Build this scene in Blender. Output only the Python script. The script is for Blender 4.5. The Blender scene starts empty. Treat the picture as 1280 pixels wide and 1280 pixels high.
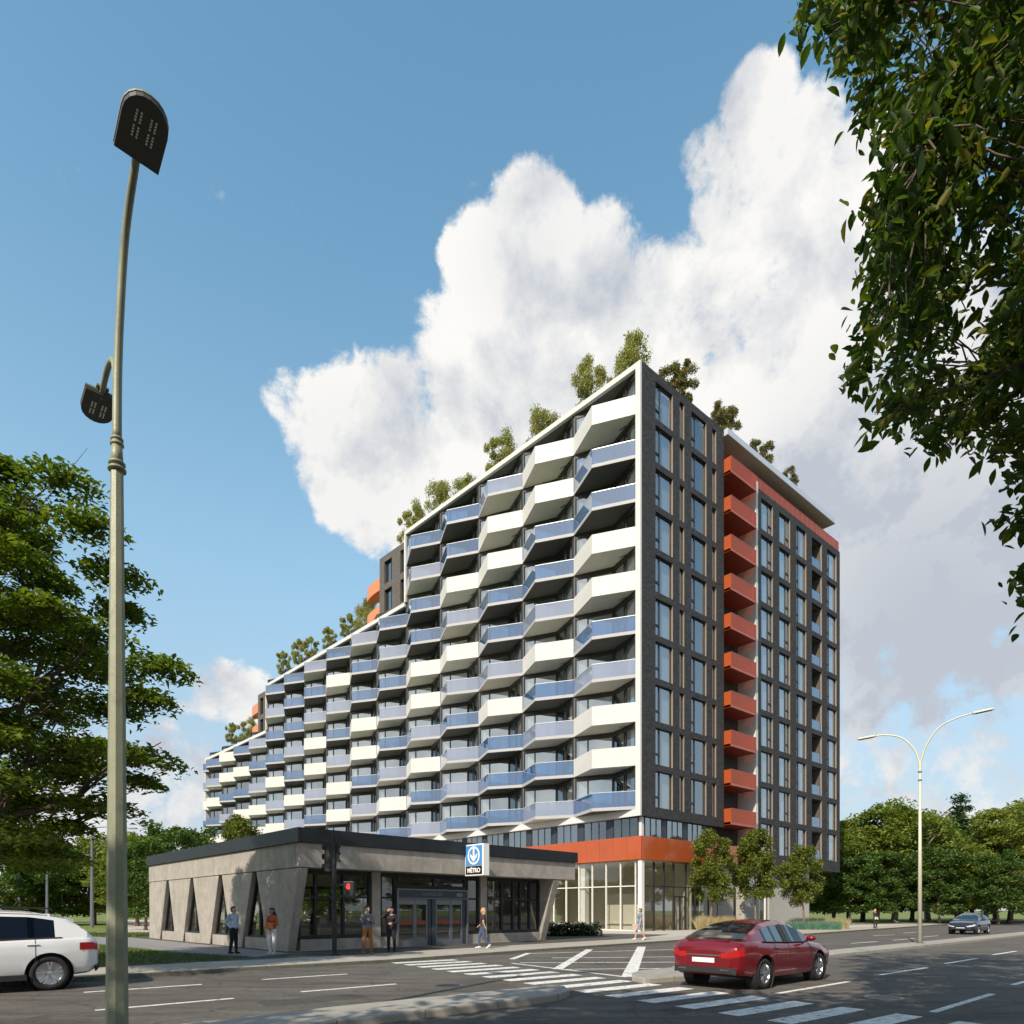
import bpy, bmesh, math, random
import numpy as np
from mathutils import Vector, Matrix, Euler
R = math.radians
random.seed(7); rng = np.random.default_rng(7)
sc = bpy.context.scene
COL = sc.collection

# ------------------------------------------------------------------ camera
EYE, F_PX, HZ = 1.6, 830.0, 1138.0
cam_d = bpy.data.cameras.new("camera"); cam = bpy.data.objects.new("camera", cam_d); COL.objects.link(cam)
cam_d.sensor_width = 36; cam_d.lens = 36 * F_PX / 1280; cam_d.shift_y = (HZ - 640) / 1280
cam_d.clip_start = 0.1; cam_d.clip_end = 6000
cam.location = (0, 0, EYE); cam.rotation_euler = (R(90), 0, 0)
sc.camera = cam
sc.view_settings.view_transform = 'Standard'; sc.view_settings.look = 'None'
sc.view_settings.exposure = 0.25; sc.view_settings.gamma = 1
sc.view_settings.use_curve_mapping = False

# ------------------------------------------------------------------ sun
SUN_EL = R(38); SAZ = Vector((-0.47, -0.883, 0)).normalized()
SUN = Vector((SAZ.x * math.cos(SUN_EL), SAZ.y * math.cos(SUN_EL), math.sin(SUN_EL)))
sl = bpy.data.lights.new("sun", 'SUN'); so = bpy.data.objects.new("sun", sl); COL.objects.link(so)
sl.energy = 4.5; sl.angle = R(0.5); sl.color = (1.0, 0.90, 0.76)
so.rotation_euler = (-SUN).to_track_quat('-Z', 'Y').to_euler(); so.location = (-20, -30, 60)

# ------------------------------------------------------------------ sky with clouds (world)
SKY_STRENGTH = 0.12
wd = bpy.data.worlds.new("World"); sc.world = wd; wd.use_nodes = True
nt = wd.node_tree; nt.nodes.clear()
class NG:
    """small helper to write node maths"""
    def __init__(s, nt): s.nt = nt
    def n(s, t, **k):
        x = s.nt.nodes.new(t)
        for a, b in k.items(): setattr(x, a, b)
        return x
    def put(s, sock, v):
        if hasattr(v, 'is_linked') or isinstance(v, bpy.types.NodeSocket): s.nt.links.new(v, sock)
        else: sock.default_value = v
    def m(s, op, a, b=0.0, c=0.0):
        x = s.n('ShaderNodeMath', operation=op)
        s.put(x.inputs[0], a); s.put(x.inputs[1], b); s.put(x.inputs[2], c); return x.outputs[0]
    def dot(s, a, v):
        x = s.n('ShaderNodeVectorMath', operation='DOT_PRODUCT'); s.put(x.inputs[0], a); x.inputs[1].default_value = v
        return x.outputs['Value']
    def mr(s, v, a, b, c=0.0, d=1.0, mode='SMOOTHSTEP'):
        x = s.n('ShaderNodeMapRange', interpolation_type=mode); s.put(x.inputs[0], v)
        for i, q in enumerate((a, b, c, d)): s.put(x.inputs[i + 1], q)
        return x.outputs[0]
    def noise(s, v, scale, detail=6, rough=.55, dist=0.0):
        x = s.n('ShaderNodeTexNoise'); s.put(x.inputs['Vector'], v)
        x.inputs['Scale'].default_value = scale; x.inputs['Detail'].default_value = detail
        x.inputs['Roughness'].default_value = rough; x.inputs['Distortion'].default_value = dist
        return x.outputs[0]
    def mix(s, f, a, b, typ='MIX'):
        x = s.n('ShaderNodeMix', data_type='RGBA', blend_type=typ); s.put(x.inputs[0], f); s.put(x.inputs[6], a); s.put(x.inputs[7], b)
        return x.outputs[2]
g = NG(nt)
def cdir(px, py):
    return Vector(((px - 640) / F_PX, 1, (HZ - py) / F_PX))
tc = g.n('ShaderNodeTexCoord'); D = tc.outputs['Generated']
sky = g.n('ShaderNodeTexSky', sky_type='NISHITA', sun_disc=False, sun_elevation=SUN_EL,
          sun_rotation=math.atan2(SAZ.x, SAZ.y), air_density=1.0, dust_density=0.6, ozone_density=1.6)
big = [(596,325,48,1),(672,300,70,1),(752,335,62,1),(810,352,48,.9),(640,405,90,1),(740,430,120,1),(850,440,115,1),
       (886,200,42,.9),(950,140,60,1),(985,205,80,1),(905,255,50,.9),(1060,270,100,1),(950,330,100,1),(1040,400,150,1),
       (1000,560,190,1),(1150,650,200,1),(1110,480,150,1),(1150,780,120,.9),
       (450,560,85,1),(395,520,50,.9),(355,495,32,.8),(500,520,66,1),(432,608,50,.9),(490,630,66,.9),(575,560,95,1),
       (610,480,95,1),(500,690,45,.6),(640,580,120,1),
       (268,862,40,.9),(305,872,42,.9),(235,872,24,.6),
       (130,1000,95,.75),(215,975,70,.75),(60,1040,90,.7),(180,1080,110,.75),
       (1185,960,90,.60),(1255,860,60,.75),(1110,925,70,.58),(1080,1010,90,.6),(1250,1010,90,.6),(1170,830,110,.78),(1090,860,80,.7),(1270,780,110,.85)]
rest = [((-.8,-.5,.35),.30),((.5,-.9,.5),.3),((-1,-.45,.75),.22),((.2,-.7,.9),.2),((.9,-.5,.12),.16)]
Fld = None
def addf(cur, val): return val if cur is None else g.m('ADD', cur, val)
def maxf(cur, val):
    if cur is None: return val
    x = g.n('ShaderNodeMath', operation='SMOOTH_MAX'); g.put(x.inputs[0], cur); g.put(x.inputs[1], val); x.inputs[2].default_value = .12; return x.outputs[0]
for px, py, r, a in big:
    d = cdir(px, py); L = d.length; ra = r / F_PX / L ** 1.5
    Fld = maxf(Fld, g.mr(g.dot(D, d / L), math.cos(ra * 1.55), math.cos(ra * .42), 0, a))
for v, ra in rest:
    Fld = maxf(Fld, g.mr(g.dot(D, Vector(v).normalized()), math.cos(ra * 1.6), math.cos(ra * .35), 0, 1))
Fc = Fld
n1 = g.noise(D, 6.5, 9, .62, .15)
n2 = g.noise(D, 21.0, 9, .66, .2)
nn = g.m('ADD', g.m('MULTIPLY', g.m('SUBTRACT', n1, .5), 1.35), g.m('MULTIPLY', g.m('SUBTRACT', n2, .5), 1.45))
dens = g.m('MULTIPLY', g.mr(g.m('ADD', Fc, nn), .40, .78), g.mr(Fc, .0, .14))
# light and dark of the clouds: thickness towards the sun is read a little up-left of every point
off = g.n('ShaderNodeVectorMath', operation='ADD'); g.put(off.inputs[0], D); off.inputs[1].default_value = (-.035, -.02, .05)
n1b = g.noise(off.outputs[0], 6.5, 7, .60, .15)
sh = g.m('ADD', .66, g.m('MULTIPLY', g.m('SUBTRACT', n1, n1b), 3.3))
greyf = None
for px, py, r, a in [(1150,690,190,.40),(1090,760,120,.2),(1250,720,150,.25),(700,300,70,.16),(950,170,60,.10),(440,590,70,.16),(140,1010,160,.35),(1180,940,170,.20),(640,340,50,.12),(1000,620,60,.2)]:
    d = cdir(px, py); L = d.length; ra = 1.1 * r / F_PX / L ** 1.5
    greyf = addf(greyf, g.mr(g.dot(D, d / L), math.cos(ra * 1.8), math.cos(ra * .2), 0, a))
sh = g.m('SUBTRACT', g.m('MINIMUM', g.m('MAXIMUM', g.m('ADD', sh, .18), 0.0), 1.0), greyf)
cl = g.mix(g.mr(sh, 0, 1, 0, 1, 'LINEAR'), (3.7, 4.0, 4.5, 1), (6.85, 6.75, 6.55, 1))
sepd = g.n('ShaderNodeSeparateXYZ'); g.put(sepd.inputs[0], D)
base = g.mix(g.m('MULTIPLY', g.mr(sepd.outputs[1], -.5, .35), g.mr(sepd.outputs[2], .02, .5)), g.mix(1.0, sky.outputs[0], (.86, .90, .92, 1), 'MULTIPLY'), g.mix(1.0, sky.outputs[0], (1.50, 2.0, 1.76, 1), 'MULTIPLY'))
hzf = g.m('POWER', g.mr(sepd.outputs[2], .0, .80, .95, 0.0, 'LINEAR'), 1.7)
base = g.mix(hzf, base, (4.2, 4.7, 5.1, 1))
final = g.mix(dens, base, cl)
bg = g.n('ShaderNodeBackground'); g.put(bg.inputs[0], final); bg.inputs[1].default_value = SKY_STRENGTH
wo = g.n('ShaderNodeOutputWorld'); nt.links.new(bg.outputs[0], wo.inputs[0])

# ------------------------------------------------------------------ helpers
def G(px, py, z=0.0):
    """ground point seen at a photo position"""
    Y = F_PX * (EYE - z) / (py - HZ)
    return Vector(((px - 640) / F_PX * Y, Y, z))
def at(px, Y, z=0.0): return Vector(((px - 640) / F_PX * Y, Y, z))
def zat(py, Y): return (HZ - py) / F_PX * Y + EYE

class MB:
    def __init__(s): s.v = []; s.f = []; s.m = []
    def add(s, vs, fs, mi=0):
        o = len(s.v); s.v += [tuple(p) for p in vs]
        for f in fs: s.f.append(tuple(i + o for i in f)); s.m.append(mi)
        return s
    def quad(s, a, b, c, d, mi=0): return s.add([a, b, c, d], [(0, 1, 2, 3)], mi)
    def box(s, x0, x1, y0, y1, z0, z1, mi=0):
        vs = [(x, y, z) for z in (z0, z1) for y in (y0, y1) for x in (x0, x1)]
        return s.add(vs, [(0, 2, 3, 1), (4, 5, 7, 6), (0, 1, 5, 4), (2, 6, 7, 3), (0, 4, 6, 2), (1, 3, 7, 5)], mi)
    def prism(s, poly, z0, z1, mi=0):
        """extrude a 2D polygon; z0,z1 floats"""
        a = sum(poly[i][0] * poly[(i + 1) % len(poly)][1] - poly[(i + 1) % len(poly)][0] * poly[i][1] for i in range(len(poly)))
        if a < 0: poly = poly[::-1]
        n = len(poly)
        vs = [(p[0], p[1], z0) for p in poly] + [(p[0], p[1], z1) for p in poly]
        fs = [tuple(range(n))[::-1], tuple(range(n, 2 * n))] + [(i, (i + 1) % n, n + (i + 1) % n, n + i) for i in range(n)]
        return s.add(vs, fs, mi)
    def slab(s, poly3, off, mi=0):
        """polygon of 3D points thickened by the vector off"""
        n = len(poly3); off = Vector(off)
        vs = [Vector(p) for p in poly3] + [Vector(p) + off for p in poly3]
        fs = [tuple(range(n))[::-1], tuple(range(n, 2 * n))] + [(i, (i + 1) % n, n + (i + 1) % n, n + i) for i in range(n)]
        return s.add(vs, fs, mi)
    def tube(s, pts, rad, n=8, mi=0, cap=True, ph=0.0):
        pts = [Vector(p) for p in pts]
        if not hasattr(rad, '__len__'): rad = [rad] * len(pts)
        rings = []; up = None
        for i, p in enumerate(pts):
            d = (pts[min(i + 1, len(pts) - 1)] - pts[max(i - 1, 0)]).normalized()
            if up is None: up = Vector((1, 0, 0)) if abs(d.x) < .9 else Vector((0, 1, 0))
            u = (up - d * up.dot(d)).normalized(); w = d.cross(u); up = u
            rings.append([p + (u * math.cos(2 * math.pi * k / n + ph) + w * math.sin(2 * math.pi * k / n + ph)) * rad[i] for k in range(n)])
        vs = [q for r in rings for q in r]; fs = []
        for i in range(len(pts) - 1):
            for k in range(n):
                fs.append((i * n + k, i * n + (k + 1) % n, (i + 1) * n + (k + 1) % n, (i + 1) * n + k))
        if cap: fs.append(tuple(range(n))[::-1]); fs.append(tuple(range((len(pts) - 1) * n, len(pts) * n)))
        return s.add(vs, fs, mi)
    def bar(s, a, b, w, h=None, mi=0):
        return s.tube([a, b], w * .7071, 4, mi, ph=math.pi / 4)
    def capsule(s, a, b, ra, rb, n=10):
        a, b = Vector(a), Vector(b); d = (b - a); L = d.length; d = d / L if L > 1e-6 else Vector((0, 0, 1))
        pts, rad = [], []
        for k in range(5):
            t = math.pi / 2 * (1 - k / 4); pts.append(a - d * ra * math.sin(t)); rad.append(max(ra * math.cos(t), .0006))
        for k in range(5):
            t = math.pi / 2 * k / 4; pts.append(b + d * rb * math.sin(t)); rad.append(max(rb * math.cos(t), .0006))
        return s.tube(pts, rad, n)
    def ellipsoid(s, c, r, n=12, mi=0):
        vs, fs = [], []; m = n // 2 + 1
        for i in range(m + 1):
            t = math.pi * i / m - math.pi / 2
            for k in range(n):
                p = 2 * math.pi * k / n
                vs.append((c[0] + r[0] * max(math.cos(t), 1e-3) * math.cos(p), c[1] + r[1] * max(math.cos(t), 1e-3) * math.sin(p), c[2] + r[2] * math.sin(t)))
        for i in range(m):
            for k in range(n): fs.append((i * n + k, i * n + (k + 1) % n, (i + 1) * n + (k + 1) % n, (i + 1) * n + k))
        fs.append(tuple(range(n))[::-1]); fs.append(tuple(range(m * n, m * n + n)))
        return s.add(vs, fs, mi)
    def lathe(s, prof, n=24, axis='Y', c=(0, 0, 0), mi=0, closed=False):
        """prof: list of (radius, along)"""
        vs, fs = [], []
        for r, h in prof:
            for k in range(n):
                a = 2 * math.pi * k / n; x, y = r * math.cos(a), r * math.sin(a)
                p = (x, h, y) if axis == 'Y' else (x, y, h)
                vs.append((p[0] + c[0], p[1] + c[1], p[2] + c[2]))
        N = len(prof)
        for i in range(N if closed else N - 1):
            for k in range(n):
                j = (i + 1) % N; fs.append((i * n + k, i * n + (k + 1) % n, j * n + (k + 1) % n, j * n + k))
        return s.add(vs, fs, mi)
    def mesh(s, name, mats, smooth=False):
        me = bpy.data.meshes.new(name); me.from_pydata(s.v, [], s.f)
        for m in (mats if isinstance(mats, (list, tuple)) else [mats]): me.materials.append(m)
        me.polygons.foreach_set('material_index', s.m)
        bm = bmesh.new(); bm.from_mesh(me); bmesh.ops.recalc_face_normals(bm, faces=bm.faces); bm.to_mesh(me); bm.free()
        if smooth: me.polygons.foreach_set('use_smooth', [True] * len(me.polygons))
        me.update(); return me
    def build(s, name, mats, parent=None, loc=(0, 0, 0), rotz=0.0, smooth=False):
        return link(name, s.mesh(name, mats, smooth), parent, loc, rotz)
def link(name, me, parent=None, loc=(0, 0, 0), rotz=0.0, scale=None):
    o = bpy.data.objects.new(name, me); COL.objects.link(o); o.location = loc; o.rotation_euler = (0, 0, rotz)
    if scale: o.scale = scale
    if parent: o.parent = parent
    return o
def tag(o, label=None, cat=None, group=None, kind=None):
    if label: o['label'] = label
    if cat: o['category'] = cat
    if group: o['group'] = group
    if kind: o['kind'] = kind
    return o
def thing(name, label, cat, loc=(0, 0, 0), rotz=0.0, group=None):
    return tag(link(name, None, None, loc, rotz), label, cat, group)
def structure(o): o['kind'] = 'structure'; return o
def apply_mods(o):
    dg = bpy.context.evaluated_depsgraph_get(); dg.update()
    me = bpy.data.meshes.new_from_object(o.evaluated_get(dg)); o.modifiers.clear(); o.data = me
    return o
def bevel(o, w=.02, seg=2):
    m = o.modifiers.new('bevel', 'BEVEL'); m.width = w; m.segments = seg; m.limit_method = 'ANGLE'; m.angle_limit = R(40)
    return apply_mods(o)
def copy_tree(o, parent=None):
    c = o.copy(); COL.objects.link(c); c.parent = parent
    for ch in list(o.children): copy_tree(ch, c)
    return c
def fmesh(name, verts, faces, mat, smooth=False):
    me = bpy.data.meshes.new(name); me.from_pydata(verts, [], faces); me.materials.append(mat)
    if smooth: me.polygons.foreach_set('use_smooth', [True] * len(me.polygons))
    me.update(); return me

# ------------------------------------------------------------------ materials
def mat(name, col, rough=.6, metal=0.0, var=0.0, scale=4.0, bump=0.0, bscale=30.0, coat=0.0, spec=.5, stain=None, coords='Object'):
    m = bpy.data.materials.new(name); m.use_nodes = True; n = NG(m.node_tree); b = m.node_tree.nodes['Principled BSDF']
    b.inputs['Base Color'].default_value = (*col, 1); b.inputs['Roughness'].default_value = rough; b.inputs['Metallic'].default_value = metal
    b.inputs['Coat Weight'].default_value = coat; b.inputs['Specular IOR Level'].default_value = spec
    t = n.n('ShaderNodeTexCoord').outputs[coords]
    c = None
    if var:
        f = n.noise(t, scale, 6, .6); c = n.mix(n.mr(f, .3, .7, 0, 1, 'LINEAR'), tuple(max(x * (1 - var), 0) for x in col) + (1,), tuple(min(x * (1 + var), 1) for x in col) + (1,))
    if stain:
        f2 = n.noise(t, stain[1], 8, .7, .6); c = n.mix(n.mr(f2, .52, .66, 0, stain[2]), c if c is not None else (*col, 1), (*stain[0], 1))
    if c is not None: n.put(b.inputs['Base Color'], c)
    if bump:
        f = n.noise(t, bscale, 8, .65); bp = n.n('ShaderNodeBump'); bp.inputs['Strength'].default_value = bump; bp.inputs['Distance'].default_value = .02
        n.put(bp.inputs['Height'], f); n.put(b.inputs['Normal'], bp.outputs[0])
        n.put(b.inputs['Roughness'], n.mr(f, .3, .7, max(rough - .1, .02), min(rough + .1, 1), 'LINEAR'))
    return m
def glassmat(name, tint=(1, 1, 1), add=.06, mul=1.0, rough=.01, gloss=(1, 1, 1), body=None, bfac=0.0):
    m = bpy.data.materials.new(name); m.use_nodes = True; t = m.node_tree; t.nodes.clear(); n = NG(t)
    fr = n.n('ShaderNodeFresnel'); fr.inputs[0].default_value = 1.5
    geo = n.n('ShaderNodeNewGeometry')
    fac = n.m('MINIMUM', n.m('ADD', n.m('MULTIPLY', fr.outputs[0], mul), add), .95)
    fac = n.m('MULTIPLY', fac, n.m('SUBTRACT', 1.0, n.m('MULTIPLY', geo.outputs['Backfacing'], .6)))
    tr = n.n('ShaderNodeBsdfTransparent'); tr.inputs[0].default_value = (*tint, 1)
    gl = n.n('ShaderNodeBsdfGlossy'); gl.inputs[0].default_value = (*gloss, 1); gl.inputs[1].default_value = rough
    inner = tr.outputs[0]
    if body:
        df = n.n('ShaderNodeBsdfDiffuse'); df.inputs[0].default_value = (*body, 1)
        tl = n.n('ShaderNodeBsdfTranslucent'); tl.inputs[0].default_value = (*body, 1)
        ms0 = n.n('ShaderNodeMixShader'); ms0.inputs[0].default_value = .45; t.links.new(df.outputs[0], ms0.inputs[1]); t.links.new(tl.outputs[0], ms0.inputs[2])
        ms = n.n('ShaderNodeMixShader'); ms.inputs[0].default_value = bfac; t.links.new(inner, ms.inputs[1]); t.links.new(ms0.outputs[0], ms.inputs[2]); inner = ms.outputs[0]
    ms = n.n('ShaderNodeMixShader'); n.put(ms.inputs[0], fac); t.links.new(inner, ms.inputs[1]); t.links.new(gl.outputs[0], ms.inputs[2])
    o = n.n('ShaderNodeOutputMaterial'); t.links.new(ms.outputs[0], o.inputs[0]); return m
def leafmat(name, c1, c2, trans=.35, c3=None):
    m = bpy.data.materials.new(name); m.use_nodes = True; t = m.node_tree; t.nodes.clear(); n = NG(t)
    geo = n.n('ShaderNodeNewGeometry'); rnd = geo.outputs['Random Per Island']
    cl = n.mix(rnd, (*c1, 1), (*c2, 1))
    if c3: cl = n.mix(n.mr(rnd, .86, .9), cl, (*c3, 1))
    pr = n.n('ShaderNodeBsdfPrincipled'); n.put(pr.inputs['Base Color'], cl); pr.inputs['Roughness'].default_value = .5; pr.inputs['Specular IOR Level'].default_value = .35
    tl = n.n('ShaderNodeBsdfTranslucent'); n.put(tl.inputs[0], n.mix(1.0, cl, (1.5, 1.6, .6, 1), 'MULTIPLY'))
    ms = n.n('ShaderNodeMixShader'); ms.inputs[0].default_value = trans; t.links.new(pr.outputs[0], ms.inputs[1]); t.links.new(tl.outputs[0], ms.inputs[2])
    o = n.n('ShaderNodeOutputMaterial'); t.links.new(ms.outputs[0], o.inputs[0]); return m
def brickmat(name, c1, c2, mortar):
    m = bpy.data.materials.new(name); m.use_nodes = True; n = NG(m.node_tree); b = m.node_tree.nodes['Principled BSDF']
    tcn = n.n('ShaderNodeTexCoord'); sp = n.n('ShaderNodeSeparateXYZ'); n.put(sp.inputs[0], tcn.outputs['Object'])
    cb = n.n('ShaderNodeCombineXYZ'); n.put(cb.inputs[0], n.m('ADD', sp.outputs[0], sp.outputs[1])); n.put(cb.inputs[1], sp.outputs[2])
    br = n.n('ShaderNodeTexBrick'); n.put(br.inputs['Vector'], cb.outputs[0])
    br.inputs['Color1'].default_value = (*c1, 1); br.inputs['Color2'].default_value = (*c2, 1); br.inputs['Mortar'].default_value = (*mortar, 1)
    br.inputs['Scale'].default_value = 1.0; br.inputs['Brick Width'].default_value = .30; br.inputs['Row Height'].default_value = .10; br.inputs['Mortar Size'].default_value = .014
    f = n.noise(tcn.outputs['Object'], 14, 5, .6)
    col = n.mix(.55, br.outputs[0], n.mix(n.mr(f, .35, .7, 0, 1, 'LINEAR'), (.45, .45, .46, 1), (1.5, 1.45, 1.4, 1)), 'MULTIPLY')
    n.put(b.inputs['Base Color'], col); b.inputs['Roughness'].default_value = .75
    bp = n.n('ShaderNodeBump'); bp.inputs['Strength'].default_value = .7; bp.inputs['Distance'].default_value = .02
    n.put(bp.inputs['Height'], br.outputs['Fac']); bp.invert = True; n.put(b.inputs['Normal'], bp.outputs[0]); return m
def asphalt(name, c, patch=.25):
    m = bpy.data.materials.new(name); m.use_nodes = True; n = NG(m.node_tree); b = m.node_tree.nodes['Principled BSDF']
    t = n.n('ShaderNodeTexCoord').outputs['Object']
    mp = n.n('ShaderNodeMapping'); n.put(mp.inputs[0], t); mp.inputs['Rotation'].default_value = (0, 0, R(-43)); mp.inputs['Scale'].default_value = (.22, 2.0, 1)
    tracks = n.noise(mp.outputs[0], 1.0, 7, .68); fine = n.noise(t, 10, 9, .8); blot = n.noise(t, .55, 5, .6, .6); grit = n.noise(t, 130, 2, .6)
    v = n.m('ADD', n.m('MULTIPLY', n.m('SUBTRACT', tracks, .5), 1.9), n.m('ADD', n.m('MULTIPLY', n.m('SUBTRACT', fine, .5), 1.9), n.m('MULTIPLY', n.m('SUBTRACT', blot, .5), 1.2)))
    v = n.m('ADD', v, n.m('MULTIPLY', n.m('SUBTRACT', grit, .5), .9))
    col = n.mix(n.mr(v, -.75, .75, 0, 1, 'LINEAR'), tuple(x * .36 for x in c) + (1,), tuple(x * 1.75 for x in c) + (1,))
    cr = n.n('ShaderNodeTexVoronoi', feature='DISTANCE_TO_EDGE'); cr.inputs['Scale'].default_value = .33
    wv = n.n('ShaderNodeVectorMath', operation='ADD'); n.put(wv.inputs[0], t)
    nz = n.n('ShaderNodeTexNoise'); n.put(nz.inputs['Vector'], t); nz.inputs['Scale'].default_value = 1.6; nz.inputs['Detail'].default_value = 6
    n.put(wv.inputs[1], nz.outputs['Color']); n.put(cr.inputs['Vector'], wv.outputs[0])
    col = n.mix(n.mr(cr.outputs['Distance'], .003, .011, .5, 0), col, tuple(x * .3 for x in c) + (1,))
    n.put(b.inputs['Base Color'], col); b.inputs['Roughness'].default_value = .85; b.inputs['Specular IOR Level'].default_value = .3
    bp = n.n('ShaderNodeBump'); bp.inputs['Strength'].default_value = .5; bp.inputs['Distance'].default_value = .012; n.put(bp.inputs['Height'], n.m('ADD', fine, grit)); n.put(b.inputs['Normal'], bp.outputs[0])
    return m
def paver(name, c, w, h, rot=43):
    m = bpy.data.materials.new(name); m.use_nodes = True; n = NG(m.node_tree); b = m.node_tree.nodes['Principled BSDF']
    t = n.n('ShaderNodeTexCoord').outputs['Object']; mp = n.n('ShaderNodeMapping'); n.put(mp.inputs[0], t); mp.inputs['Rotation'].default_value = (0, 0, R(-rot))
    br = n.n('ShaderNodeTexBrick'); n.put(br.inputs['Vector'], mp.outputs[0]); br.offset = 0.0
    br.inputs['Color1'].default_value = (*c, 1); br.inputs['Color2'].default_value = tuple(x * .9 for x in c) + (1,); br.inputs['Mortar'].default_value = tuple(x * .45 for x in c) + (1,)
    br.inputs['Scale'].default_value = 1; br.inputs['Brick Width'].default_value = w; br.inputs['Row Height'].default_value = h; br.inputs['Mortar Size'].default_value = .012
    f = n.noise(t, 3, 7, .7); f2 = n.noise(t, 60, 4, .7)
    col = n.mix(.8, br.outputs[0], n.mix(n.mr(n.m('ADD', f, n.m('MULTIPLY', f2, .5)), .5, 1.0, 0, 1, 'LINEAR'), (.72, .71, .7, 1), (1.2, 1.2, 1.2, 1)), 'MULTIPLY')
    n.put(b.inputs['Base Color'], col); b.inputs['Roughness'].default_value = .85; return m
def concretemat(name, c):
    m = bpy.data.materials.new(name); m.use_nodes = True; n = NG(m.node_tree); b = m.node_tree.nodes['Principled BSDF']
    t = n.n('ShaderNodeTexCoord').outputs['Object']
    mp = n.n('ShaderNodeMapping'); n.put(mp.inputs[0], t); mp.inputs['Scale'].default_value = (2.6, 2.6, .4)
    streak = n.noise(mp.outputs[0], 1.2, 6, .65); blot = n.noise(t, 1.3, 8, .68, .8); fine = n.noise(t, 24, 6, .7)
    v = n.m('ADD', n.m('MULTIPLY', n.m('SUBTRACT', streak, .5), .65), n.m('ADD', n.m('MULTIPLY', n.m('SUBTRACT', blot, .5), 1.6), n.m('MULTIPLY', n.m('SUBTRACT', fine, .5), .8)))
    col = n.mix(n.mr(v, -.6, .6, 0, 1, 'LINEAR'), tuple(x * .55 for x in c) + (1,), tuple(min(x * 1.35, 1) for x in c) + (1,))
    n.put(b.inputs['Base Color'], col); b.inputs['Roughness'].default_value = .85
    bp = n.n('ShaderNodeBump'); bp.inputs['Strength'].default_value = .35; bp.inputs['Distance'].default_value = .015; n.put(bp.inputs['Height'], n.m('ADD', fine, streak)); n.put(b.inputs['Normal'], bp.outputs[0]); return m

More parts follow.
